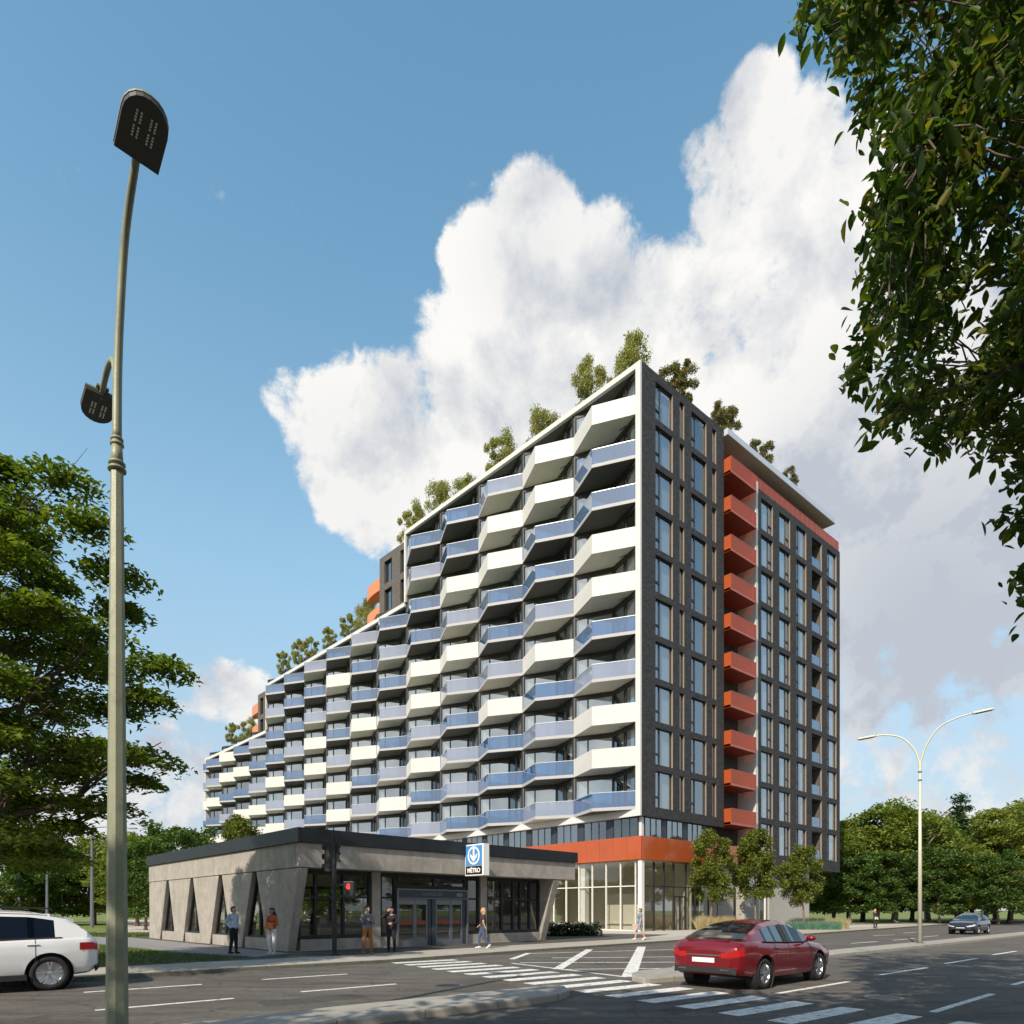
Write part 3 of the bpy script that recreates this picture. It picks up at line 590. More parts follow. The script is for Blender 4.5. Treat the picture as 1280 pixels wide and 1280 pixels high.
# penthouse, canopy roof and red terrace guard on the wing
E_(MB().box(11.14, 31.4, 3.2, 12, 40.32, 42.33), 'penthouse_wall', M['room'])
E_(MB().box(11.16, 31.7, -.35, 12.5, 42.46, 42.50, 1).box(11.16, 31.7, -.36, 12.5, 42.50, 43.02, 0), 'canopy_roof', [M['canopy'], M['tansoff']])
tg = MB(); tg.box(16.1, 33.4, .04, .07, 40.34, 41.25); tg.box(33.4, 33.43, .04, 3.0, 40.34, 41.25); o = E_(tg, 'terrace_guard', M['redgl'])
tr = MB(); tr.bar((16.1, .05, 41.27), (33.4, .05, 41.27), .05)
for s in range(18): tr.bar((16.3 + s, .05, 40.32), (16.3 + s, .05, 41.27), .04)
tr.build('rail', M['red'], o)
# roofs
S_(MB().box(.2, 31.2, -16, -7.02, 42.6, 42.75), 'roof', M['gwall']); S_(MB().box(31.5, 67.2, -16, -7.02, 34.9, 35.0), 'roof', M['gwall']); S_(MB().box(67.6, fins[16] - .2, -16, -7.02, 28.1, 28.2), 'roof', M['gwall'])
# brick blocks on the steps
for xa, xb, z0, z1, cols in ((fins[5] + .22, 37.9, 35.3, 42.95, ((32.2, 33.6), (35.3, 36.9))), (fins[11] + .22, 72.9, 28.5, 35.2, ((68.3, 69.6), (70.9, 72.2)))):
    mb = MB(); zr = z1 - .75; ops = [(a, b, zr - 2.55 - 3.3 * k, zr - 3.3 * k) for a, b in cols for k in range(2)]
    ops = [(a, b, max(c, z0 + .1), d) for a, b, c, d in ops if d > z0 + .3]
    openings_wall(mb, xa, xb, z0, z1, ops, .3, y=-.95, sgn=-1); mb.quad((xb, -.95, z0), (xb, -9, z0), (xb, -9, z1), (xb, -.95, z1)); mb.quad((xa, -.95, z1), (xb, -.95, z1), (xb, -9, z1), (xa, -9, z1))
    o = S_(mb, 'brick_block', [M['brick2'], M['brick2'], M['dark']])
    w_ = MB(); p_ = MB()
    for a, b, c, d in ops:
        w_.box(a, a + .07, -1.3, -1.2, c, d); w_.box(b - .07, b, -1.3, -1.2, c, d); w_.box(a + .07, b - .07, -1.3, -1.2, d - .07, d); w_.box((a + b) / 2 - .3, (a + b) / 2 - .24, -1.3, -1.2, c, d - .07); p_.quad((a, -1.26, c), (b, -1.26, c), (b, -1.26, d), (a, -1.26, d))
        wo_ = S_(w_, 'window', M['mull']); w_ = MB(); p_.build('pane', M['pane'], wo_); p_ = MB()
    b2 = MB().box(xa, xb - .3, -9, -1.8, z0 + .02, z1 - .1); S_(b2, 'inner_wall', M['room'])
    for k in range(2):
        zc = z0 + .75 + 3.3 * k
        cb = MB(); n = 24; cx, cy, rad = xb + .02, -1.95, .98; o1, i1 = [], []
        for j in range(n + 1):
            a = -math.pi / 2 + math.pi * j / n; a = math.pi / 2 - math.pi * j / n
            o1.append((cx + 4.2 * rad * math.cos(a), cy + rad * math.sin(a))); i1.append((cx + (4.2 * rad - .05) * math.cos(a), cy + (rad - .05) * math.sin(a)))
        cb.prism(o1, zc - .02, zc + .14)
        for j in range(n):
            cb.add([(*o1[j], zc + .14), (*o1[j + 1], zc + .14), (*o1[j + 1], zc + 1.45), (*o1[j], zc + 1.45), (*i1[j], zc + .14), (*i1[j + 1], zc + .14), (*i1[j + 1], zc + 1.45), (*i1[j], zc + 1.45)], [(0, 1, 2, 3), (4, 7, 6, 5), (3, 2, 6, 7)])
        S_(cb, 'copper_balcony', M['copper'])
# --- mezzanine strip windows, red band, ground floor shopfront
mb = MB(); pn = 0
S_(MB().box(.36, 46, -.75, -.62, 7.1, 8.75), 'mezzanine_wall', M['room'])
for q in range(14):
    a = .55 + 3.02 * q; m1 = MB(); m2 = MB()
    for j in range(4): m1.box(a + .78 * j - .04, a + .78 * j + .04, -.34, -.29, 7.24, 8.745)
    m1.box(a + 2.39, a + 2.97, -.34, -.29, 7.24, 8.745, 1)
    m2.quad((a + .05, -.31, 7.24), (a + 2.29, -.31, 7.24), (a + 2.29, -.31, 8.745), (a + .05, -.31, 8.745))
    o = S_(m1, 'mezzanine_window', [M['dark'], M['strip']]); m2.build('pane', M['pane'], o)
for q in range(3):
    a = .75 + 2.75 * q; m1 = MB(); m2 = MB()
    for j in range(4): m1.box(a + .7 * j - .04, a + .7 * j + .04, .28, .34, 7.24, 8.745)
    m1.box(a + 2.15, a + 2.65, .27, .34, 7.24, 8.745, 1); m2.quad((a, .31, 7.24), (a + 2.1, .31, 7.24), (a + 2.1, .31, 8.745), (a, .31, 8.745))
    o = E_(m1, 'mezzanine_window', [M['dark'], M['strip']]); m2.build('pane', M['pane'], o)
E_(MB().box(.35, .62, .28, .62, 7.24, 8.745), 'corner_post', M['frame'])
E_(MB().box(.7, 11.0, .7, .8, 7.1, 8.75), 'mezzanine_wall', M['room'])
rb = MB().box(.0, 40, -.28, .03, 5.46, 7.235)
for q in range(30): rb.box(.005 + 1.34 * q, 1.33 + 1.34 * q, .0305, .06, 5.47, 7.225)
S_(rb, 'red_band', M['red']); rb = MB().box(.05, 16.0, -.03, .28, 5.46, 7.235)
for q in range(11): rb.box(.01 + 1.34 * q, 1.335 + 1.34 * q, -.06, -.0305, 5.47, 7.225)
E_(rb, 'red_band', M['red'])
sf = MB(); sf.box(.05, 14, -9, -.29, 5.38, 5.455); S_(sf, 'lobby_ceiling', M['beige'])
S_(MB().box(0, 14, -7.0, -6.9, .02, 5.38).box(13.9, 14, -6.9, -.4, .02, 5.38).box(3, 6.5, -4.2, -4.05, .02, 3.0), 'lobby_wall', M['beige'])
S_(MB().box(.2, 14, -7, -.3, .012, .03), 'lobby_floor', M['floor'])
E_(MB().box(9.5, 9.6, .5, 7, .02, 5.38), 'lobby_wall', M['beige'])
# glazing bays of the shopfront: mullions and pane each
xs = [.75 + 1.42 * j for j in range(10)]
for a, b in zip(xs, xs[1:]):
    m1 = MB().box(a - .035, a + .035, -.36, -.22, .02, 5.40); m1.box(a + .035, b - .035, -.34, -.25, 3.44, 3.51); m1.box(a + .035, b - .035, -.34, -.25, .02, .10)
    o = S_(m1, 'shopfront', M['column']); MB().quad((a, -.30, .02), (b, -.30, .02), (b, -.30, 5.40), (a, -.30, 5.40)).build('pane', M['lobby'], o)
xe = [.55, 1.85, 3.1, 4.35, 6.0, 7.3, 8.6]
for j, (a, b) in enumerate(zip(xe, xe[1:])):
    m1 = MB().box(a - .04, a + .04, .22, .36, .02, 5.40); m1.box(a + .04, b - .04, .25, .34, 3.44, 3.51)
    if j == 3:
        m1.box(a + .05, a + .13, .2, .35, .02, 2.75); m1.box(b - .13, b - .05, .2, .35, .02, 2.75); m1.box(a + .13, b - .13, .2, .35, 2.65, 2.75); m1.box((a + b) / 2 - .04, (a + b) / 2 + .04, .21, .35, .02, 2.65); m1.box((a + b) / 2 - .09, (a + b) / 2 - .07, .12, .14, .8, 1.5); m1.box((a + b) / 2 + .07, (a + b) / 2 + .09, .12, .14, .8, 1.5)
    o = E_(m1, 'shop_door' if j == 3 else 'shopfront', M['mull'] if j == 3 else M['dark']); MB().quad((a, .30, .02), (b, .30, .02), (b, .30, 5.40), (a, .30, 5.40)).build('pane', M['lobby'], o)
E_(MB().box(.06, .40, .06, .40, .02, 5.455), 'column', M['column']); S_(MB().box(5.95, 6.45, -.95, -.45, .02, 5.38), 'column', M['column']); S_(MB().box(6.75, 7.05, -1.5, -1.2, .02, 5.38), 'column', M['column']); E_(MB().box(1.2, 1.5, 1.0, 1.3, .02, 5.38), 'column', M['column'])
gw = MB(); gw.box(8.7, 13.2, .35, .6, .02, 5.455); gw.box(14.4, 16.9, -.02, 13, .02, 5.69); gw.box(20.4, 28.5, .9, 13, .02, 5.69); gw.box(16.9, 20.4, 3.2, 3.4, .02, 5.69, 1)
E_(gw, 'ground_floor_wall', [M['gwall'], M['room']])
dm = MB(); dm.box(9.2, 9.28, .25, .34, .02, 2.9); dm.box(10.5, 10.58, .25, .34, .02, 2.9); dm.box(9.28, 10.5, .25, .34, 2.82, 2.9); dm.box(9.28, 10.5, .28, .34, .02, 2.82, 1); E_(dm, 'service_door', [M['dark'], M['gwall']])
for q in range(3): E_(MB().box(17.2 + 1.15 * q, 17.35 + 1.15 * q, .8, .95, .02, 5.69), 'column', M['column'])
o = E_(MB().box(16.95, 20.35, 1.2, 1.28, 2.7, 2.8), 'shopfront', M['dark']); MB().quad((16.95, 1.24, .02), (20.35, 1.24, .02), (20.35, 1.24, 5.6), (16.95, 1.24, 5.6)).build('pane', M['lobby'], o)
# ================================================================== METRO STATION
F0 = Vector((-7.93, 24.78, 0)); aM = R(43.98); mx = Vector((math.cos(aM), math.sin(aM), 0)); my = Vector((-mx.y, mx.x, 0))
K = thing('metro_station', 'low concrete station pavilion with tapered wall fins and black roof edge', 'station', F0, aM)
def K_(mb, name, mats, parent=None, smooth=False): return mb.build(name, mats, parent or K, smooth=smooth)
XL, YL = 15.75, 18.7
K_(MB().box(-.10, XL + .1, -.10, YL + .1, 4.16, 4.70), 'roof_edge', M['black'])
cb_ = MB(); cb_.box(0, XL, 0, .35, 3.22, 4.157); cb_.box(0, .35, .35, YL, 3.22, 4.157); cb_.box(XL - .35, XL, .35, YL, 3.22, 4.157); cb_.box(.35, XL - .35, YL - .35, YL, 3.22, 4.157)
bevel(K_(cb_, 'concrete_band', M['concrete']), .02, 1)
K_(MB().box(.36, XL - .36, .36, YL - .36, 3.24, 3.5), 'ceiling', M['gwall'])
# tapered wall fins along the west side, triangular slots between them
cen = [4.13, 7.90, 11.67, 15.44]; zt = 3.20; zl_ = .47
TH = .34
def fin_poly(ya0, ya1, yb0, yb1):     # bottom (z=0) y range a, top y range b
    return [Vector((.02, ya0, 0)), Vector((.02, ya1, 0)), Vector((.02, yb1, zt)), Vector((.02, yb0, zt))]
edges = [(None, 1.18, -.05, .0)]
for n_, (lo, hi) in enumerate(zip([None] + cen, cen + [None])):
    y0b = 1.05 if lo is None else lo + 1.32; y0t = .02 if lo is None else lo + .2
    y1b = YL - .03 if hi is None else hi - 1.32; y1t = YL - .03 if hi is None else hi - .2
    m1 = MB().slab(fin_poly(y0b, y1b, y0t, y1t), (TH, 0, 0)); bevel(K_(m1, 'wall_fin', M['concrete']), .02, 1)
for c in cen:
    m1 = MB().box(.10, .30, c - 1.16, c + 1.16, .0, .47); o = K_(m1, 'low_wall', M['concrete'])
    m2 = MB(); m2.bar((.28, c - 1.1, .5), (.28, c - .18, 3.15), .12); m2.bar((.28, c + 1.1, .5), (.28, c + .18, 3.15), .12); m2.bar((.28, c - .1, .47), (.28, c - .1, 3.15), .14); m2.box(.22, .34, c - 1.1, c + 1.1, .47, .56)
    o = K_(m2, 'slot_window', M['black']); MB().add([(.28, c - 1.1, .5), (.28, c + 1.1, .5), (.28, c + .2, 3.15), (.28, c - .2, 3.15)], [(0, 1, 2, 3)]).build('pane', M['metrogl'], o)
# leaning end pier
m1 = MB().slab([Vector((14.05, 1.0, 0)), Vector((14.05, 2.9, 0)), Vector((14.05, 4.2, zt)), Vector((14.05, .02, zt))], (.45, 0, 0)); bevel(K_(m1, 'end_pier', M['concrete']), .02, 1)
m1 = MB().box(14.06, 14.4, 2.95, YL - .4, 0, zt); K_(m1, 'east_wall', M['concrete'])
# south glazing behind the overhang
GY = 1.05
for a, b in ((3.72, 4.14), (9.81, 10.23)): bevel(K_(MB().box(a, b, GY - .12, GY + .3, 0, 3.235), 'column', M['concrete']), .015, 1)
for a, b in ((.55, 3.70), (4.16, 4.94), (9.0, 9.79), (10.25, 14.03)): K_(MB().box(a, b, GY - .03, GY + .18, 0, .46), 'low_wall', M['concrete'])
def glazing(a, b, cuts, zlo=.47, zhi=3.235, zbar=2.15, y=GY, name='window'):
    m1 = MB(); m1.box(a, b, y - .02, y + .10, zhi - .20, zhi); m1.box(a, b, y - .02, y + .10, zlo, zlo + .16)
    for c in (a + .05, *cuts, b - .05): m1.box(c - .05, c + .05, y - .04, y + .12, zlo + .16, zhi - .20)
    cs = [a + .05, *cuts, b - .05]
    for p, q in zip(cs, cs[1:]): m1.box(p + .05, q - .05, y - .01, y + .09, zbar - .04, zbar + .04)
    o = K_(m1, name, M['black']); MB().quad((a, y + .04, zlo), (b, y + .04, zlo), (b, y + .04, zhi), (a, y + .04, zhi)).build('pane', M['metrogl'], o); return o
glazing(.45, 3.70, (1.18, 2.42)); glazing(4.16, 4.96, ()); glazing(8.98, 9.79, ()); glazing(10.25, 14.03, (11.3, 12.1, 12.6, 13.3))
glazing(4.99, 8.95, (7.05,), 2.56, 3.235, 2.9)
# sliding doors with header
m1 = MB(); m1.box(4.95, 5.03, GY - .16, GY + .1, 0, 2.56); m1.box(8.91, 8.99, GY - .16, GY + .1, 0, 2.56); m1.box(5.03, 8.91, GY - .16, GY - .10, 2.50, 2.56); m1.box(5.03, 8.91, GY - .16, GY - .1, 2.12, 2.16)
o = K_(m1, 'door_frame', M['steel'])
hd = K_(MB().box(5.03, 8.91, GY - .14, GY + .1, 2.165, 2.495), 'door_header', M['strip'])
def text_mesh(body, size, ext=.004, bold=0.0):
    cu = bpy.data.curves.new('lettering', 'FONT'); cu.body = body; cu.size = size; cu.extrude = ext; cu.offset = bold; cu.align_x = 'CENTER'; cu.align_y = 'CENTER'
    o = bpy.data.objects.new('lettering', cu); COL.objects.link(o); apply = bpy.data.meshes.new_from_object(o.evaluated_get(bpy.context.evaluated_depsgraph_get()))
    bpy.data.objects.remove(o); return apply
def lettering(body, size, mat_, parent, loc, rot, bold=0.0, name='lettering'):
    me = text_mesh(body, size, bold=bold); me.materials.clear(); me.materials.append(mat_)
    o = link(name, me, parent, loc); o.rotation_euler = rot; return o
lettering('LANGELIER', .22, M['steel'], hd, (6.9, GY - .146, 2.33), (R(90), 0, 0))
MB().lathe([(.001, 0), (.10, 0), (.10, .012), (.001, .012)], 24, 'Y', (0, 0, 0)).build('badge', M['steel'], hd, (8.45, GY - .155, 2.33)).scale = (2.0, 1, 1)
for a, b in ((5.03, 6.86), (7.09, 8.91)):
    mid = (a + b) / 2
    for p, q in ((a + .01, mid - .01), (mid + .01, b - .22)):
        m1 = MB(); m1.box(p, p + .07, GY - .07, GY - .01, .02, 2.11); m1.box(q - .07, q, GY - .07, GY - .01, .02, 2.11); m1.box(p + .07, q - .07, GY - .07, GY - .01, 1.86, 2.11); m1.box(p + .07, q - .07, GY - .07, GY - .01, .02, .26)
        o = K_(m1, 'door', M['steel']); MB().quad((p, GY - .04, .02), (q, GY - .04, .02), (q, GY - .04, 2.1), (p, GY - .04, 2.1)).build('pane', M['metrogl'], o)
        MB().box(p + .08, q - .08, GY - .055, GY - .045, .98, 1.14).build('safety_band', M['copper2'] if 'copper2' in M else M['redd'], o)
    K_(MB().box(b - .21, b - .01, GY - .08, GY + .02, .02, 2.11), 'door_post', M['strip'])
K_(MB().box(6.87, 7.08, GY - .12, GY + .02, .0, 2.11), 'door_post', M['strip'])
# back: glazed to the lawn, floor
K_(MB().box(.36, 14.04, YL - .3, YL - .1, 0, .7), 'low_wall', M['concrete'])
for q in range(5): glazing(.4 + 2.73 * q, .4 + 2.73 * (q + 1), (.4 + 2.73 * q + 1.36,), .7, 3.235, 2.3, YL - .25)
K_(MB().box(.3, 14.0, 1.0, YL - .3, .006, .02), 'floor', M['floor'])
K_(MB().box(5.2, 8.8, 8.2, 8.5, 0.02, 1.05).box(9.8, 13.0, 6.0, 6.3, .02, 1.05), 'ticket_counter', M['gwall'])

# METRO sign: box standing out of the band
SG = thing('station_sign', 'blue projecting box sign with white down arrow in a circle', 'sign', F0 + mx * 8.02, aM)
bevel(MB().box(0, .36, -1.28, -.02, 3.16, 4.58).build('sign_box', M['signw'], SG), .015, 2)
MB().box(-.012, .0, -1.20, -.08, 3.62, 4.52).build('blue_panel', M['blue'], SG)
MB().box(-.012, .0, -1.20, -.08, 3.22, 3.60).build('black_panel', M['black'], SG)
cyc, czc = -.64, 4.07
ring = []
for k in range(48):
    a = 2 * math.pi * k / 48; ring.append((math.cos(a), math.sin(a)))
m1 = MB(); ro, ri = .41, .325
for k in range(48):
    a, b = ring[k], ring[(k + 1) % 48]
    m1.slab([Vector((-.013, cyc + a[0] * ri, czc + a[1] * ri)), Vector((-.013, cyc + a[0] * ro, czc + a[1] * ro)), Vector((-.013, cyc + b[0] * ro, czc + b[1] * ro)), Vector((-.013, cyc + b[0] * ri, czc + b[1] * ri))], (-.008, 0, 0))
m1.box(-.021, -.013, cyc - .055, cyc + .055, czc - .18, czc + .335)
for s in (-1, 1):
    m1.slab([Vector((-.0132, cyc, czc - .29)), Vector((-.0132, cyc + s * .235, czc - .045)), Vector((-.0132, cyc + s * .235, czc + .10)), Vector((-.0132, cyc, czc - .13))], (-.0085, 0, 0))
m1.build('arrow_emblem', M['signw'], SG)
o = lettering('MÉTRO', .335, M['signw'], SG, (-.0125, cyc, 3.395), (R(90), 0, R(-90)), .012); o.scale = (.80, .82, 1)

# ================================================================== STREET LAMPS AND SIGNALS
def led_dots(m, cx, cy, z, nx, ny, dx, dy, s):
    for i in range(nx):
        for j in range(ny): m.box(cx + (i - (nx - 1) / 2) * dx - s, cx + (i - (nx - 1) / 2) * dx + s, cy + (j - (ny - 1) / 2) * dy - s, cy + (j - (ny - 1) / 2) * dy + s, z - .004, z)
def luminaire(parent, loc, rz, tilt, L, Wd, led=True):
    """flat panel head: straight edge at the arm (y=0), rounded far edge"""
    m = MB(); pts = [(-Wd / 2, 0), (Wd / 2, 0)]; n = 10
    for k in range(n + 1):
        a = math.pi * k / n; pts.append((Wd / 2 * math.cos(a) ** 1 if True else 0, L * .62 + L * .38 * math.sin(a)))
    o = m.prism(pts, 0, .055).build('lamp_head', M['lamp'], parent); o.location = loc; o.rotation_euler = (tilt, 0, rz)
    t = MB(); t.prism([(x * 1.03, y * 1.01 if y > 0 else y) for x, y in pts], .0552, .075).build('cover', M['sage'], o)
    for sx in (-1, 1):
        d = MB()
        for q in (-1, 1):
            led_dots(d, sx * Wd * .16 + q * Wd * .05, L * .42, 0, 1, 4, .05, L * .05, .009); led_dots(d, sx * Wd * .16 + q * Wd * .05, L * .66, 0, 1, 4, .05, L * .05, .009)
        d.build('led_array', M['led'], o)
    MB().box(-.07, .07, -.05, .12, .0755, .10).build('bracket', M['sage'], o); return o
LP = thing('street_lamp', 'tall tapered octagonal sage green lamp post with two flat heads in the foreground', 'lamp post', (-4.70, 7.90, RZ))
tocam = Vector((.67, -.742, 0)); away = -tocam
m1 = MB().tube([(0, 0, 0), (0, 0, 6.95)], [.125, .068], 8, ph=R(22.5)); m1.build('post', M['sage'], LP)
m1 = MB()
for z, r in ((6.92, .10), (6.99, .092), (7.22, .075), (7.28, .07)): m1.lathe([(r - .015, z), (r, z + .012), (r, z + .03), (r - .015, z + .045), (.02, z + .045), (.02, z)], 20, 'Z', closed=True)
m1.tube([(0, 0, 6.95), (0, 0, 7.30)], [.072, .055], 16); m1.build('collar', M['sage'], LP, smooth=True)
def curve(pts, n=8):
    out = []; P = [Vector(p) for p in pts]; P = [2 * P[0] - P[1]] + P + [2 * P[-1] - P[-2]]
    for i in range(1, len(P) - 2):
        for k in range(n):
            t = k / n; a, b, c, d = P[i - 1:i + 3]
            out.append(.5 * ((2 * b) + (c - a) * t + (2 * a - 5 * b + 4 * c - d) * t * t + (3 * b - a - 3 * c + d) * t ** 3))
    return out + [P[-2]]
main = curve([tocam * e + Vector((0, 0, z - RZ)) for e, z in ((0, 7.2), (.03, 7.9), (.15, 8.56), (.42, 9.32), (.90, 9.76), (1.0, 9.80))])
MB().tube(main, [.052 - .016 * i / len(main) for i in range(len(main))], 14).build('upper_arm', M['sage'], LP, smooth=True)
luminaire(LP, tocam * .93 + Vector((0, 0, 9.74 - RZ)), math.atan2(-tocam.x, tocam.y), R(12), .60, .43)
low = curve([away * e + Vector((0, 0, z - RZ)) for e, z in ((.0, 7.3), (.05, 7.9), (.16, 8.22), (.42, 8.36), (.72, 8.30), (.9, 8.22))])
MB().tube(low, [.036] * len(low), 12).build('lower_arm', M['sage'], LP, smooth=True)
luminaire(LP, away * .82 + Vector((0, 0, 8.20 - RZ)), math.atan2(-away.x, away.y), R(-6), .52, .36)

DB = thing('street_lamp', 'slender pale double armed street lamp on the right median', 'lamp post', G(1150, 1179, .03))
m1 = MB().tube([(0, 0, 0), (0, 0, 8.6)], [.10, .055], 12); m1.build('post', M['sage2'], DB, smooth=True)
m1 = MB()
for z in (7.75, 8.15): m1.lathe([(.05, z), (.085, z + .02), (.085, z + .08), (.05, z + .1)], 16, 'Z')
m1.lathe([(.10, 0), (.19, .0), (.19, .03), (.11, .05)], 16, 'Z'); m1.build('collar', M['steel'], DB)
Yb = G(1150, 1179, .03).y
for s, (ex, ez), hx in ((1, (3.15, 11.28), .62), (-1, (2.75, 10.05), .6)):
    dv = Vector((.84 * s, -.54 * s, 0)); ez = ez
    pts = [(0, 8.3), (.05, 8.75), (.26, 9.45 if s > 0 else 9.35), (.78, 10.22 if s > 0 else 9.95), (1.5, 10.56 if s > 0 else 10.18), (2.2 if s > 0 else 2.0, 10.70 if s > 0 else 10.16)]
    cv = curve([dv * a + Vector((0, 0, b)) for a, b in pts], 6)
    MB().tube(cv, [.05 - .02 * i / len(cv) for i in range(len(cv))], 10).build('arm', M['sage2'], DB, smooth=True)
    e = cv[-1]; hm = MB(); hm.prism([(-.30, -.11), (.42, -.11), (.48, -.05), (.48, .05), (.42, .11), (-.30, .11), (-.36, .04), (-.36, -.04)], 0, .09)
    hd_ = bevel(hm.build('lamp_head', M['sage2'], DB), .02, 2); hd_.location = e + dv * .2 + Vector((0, 0, -.04)); hd_.rotation_euler = (0, R(-6 if s > 0 else 4) , math.atan2(dv.y, dv.x))
    MB().box(-.2, .4, -.09, .09, -.012, -.001).build('lens', M['lamp'], hd_)

SP = thing('traffic_signal', 'black signal post with a red hand pedestrian light at the kerb', 'traffic light', G(418, 1194.5, .005))
MB().tube([(0, 0, 0), (0, 0, 4.25)], [.085, .075], 16).lathe([(.08, 0), (.16, 0), (.16, .05), (.10, .12)], 16, 'Z').build('post', M['black'], SP, smooth=False)
vs = MB(); vs.box(-.36, -.12, -.02, .2, 2.95, 4.05); sg = bevel(vs.build('signal_head', M['black'], SP), .03, 2)
for z in (3.15, 3.5, 3.85): MB().tube([(-.37, .09, z), (-.45, .09, z - .01)], [.10, .10], 14, cap=False).build('visor', M['black'], sg)
vs = MB(); vs.box(.09, .17, -.05, .05, 3.3, 3.95); vs.build('bracket', M['black'], SP)
m1 = MB()
for z in (3.35, 3.6, 3.85): m1.tube([(.16, 0, z), (.21, 0, z)], [.06, .05], 10)
m1.build('push_sensor', M['black'], SP)
ph = bevel(MB().box(.34, .72, -.13, .13, 2.0, 2.62).build('pedestrian_head', M['black'], SP), .03, 2)
MB().bar((.06, 0, 2.5), (.36, 0, 2.5), .05).bar((.06, 0, 2.1), (.36, 0, 2.1), .05).build('arm', M['black'], ph)
em = bpy.data.materials.new('signal_red'); em.use_nodes = True; bb = em.node_tree.nodes['Principled BSDF']; bb.inputs['Base Color'].default_value = (.5, .01, .01, 1); bb.inputs['Emission Color'].default_value = (1, .04, .03, 1); bb.inputs['Emission Strength'].default_value = 1.6
hnd = MB(); hnd.box(.47, .58, -.138, -.131, 2.34, 2.44)
for q in range(4): hnd.box(.472 + .028 * q, .492 + .028 * q, -.138, -.131, 2.45, 2.54 - .015 * abs(q - 1.5))
hnd.slab([Vector((.452, -.138, 2.40)), Vector((.468, -.138, 2.36)), Vector((.468, -.138, 2.42)), Vector((.448, -.138, 2.46))], (0, .007, 0)); hnd.build('red_hand', em, ph)

# thin poles far off on the left
for px, Y, top, arm in ((115, 62, 1034, 1), (59, 66, 1068, 1), (24, 66, 1078, 0), (3, 70, 1092, 0)):
    b = at(px, Y, 0); h = zat(top, Y)
    o = thing('lamp_pole', {115: 'tall grey lamp pole with side arm behind the white car', 59: 'slim grey lamp pole second from the foreground post', 24: 'thin distant pole seen in the dark trees', 3: 'thin distant pole at the left edge of the photo'}[px], 'lamp post', b, 0, 'far lamp poles on the left')
    MB().tube([(0, 0, 0), (0, 0, h)], [.17, .10], 8).build('post', M['steel'], o)
    if arm: MB().tube([(0, 0, h - .05), (1.2, .5, h + .1), (2.9, 1.2, h + .05)], [.05, .04, .03], 6).build('arm', M['steel'], o); MB().box(2.8, 3.5, 1.05, 1.35, h - .02, h + .08).build('lamp_head', M['steel'], o)
# ================================================================== TREES
LF = dict(
 maple=leafmat('maple_leaves', (.065, .105, .014), (.17, .215, .032), .42),
 ash=leafmat('ash_leaves', (.030, .062, .009), (.090, .135, .018), .45, (.17, .165, .025)),
 park=leafmat('park_leaves', (.115, .155, .028), (.235, .28, .055), .38),
 park2=leafmat('pale_park_leaves', (.15, .185, .035), (.28, .30, .075), .38),
 dark=leafmat('dark_leaves', (.045, .10, .022), (.11, .17, .036), .32),
 olive=leafmat('roof_leaves', (.22, .235, .075), (.42, .40, .16), .34),
 pink=leafmat('flowering_leaves', (.09, .12, .03), (.22, .24, .075), .30, (.58, .27, .32)),
 young=leafmat('young_leaves', (.09, .125, .018), (.22, .24, .045), .36),
 conifer=leafmat('needles', (.030, .075, .028), (.075, .13, .045), .15),
 hedge=leafmat('hedge_leaves', (.012, .025, .010), (.040, .060, .022), .15),
 grass=leafmat('grass_blades', (.05, .085, .012), (.12, .16, .03), .25),
 beige=leafmat('dry_grass', (.36, .29, .17), (.55, .46, .28), .3), teal=leafmat('blue_grass', (.09, .20, .14), (.17, .32, .24), .25))
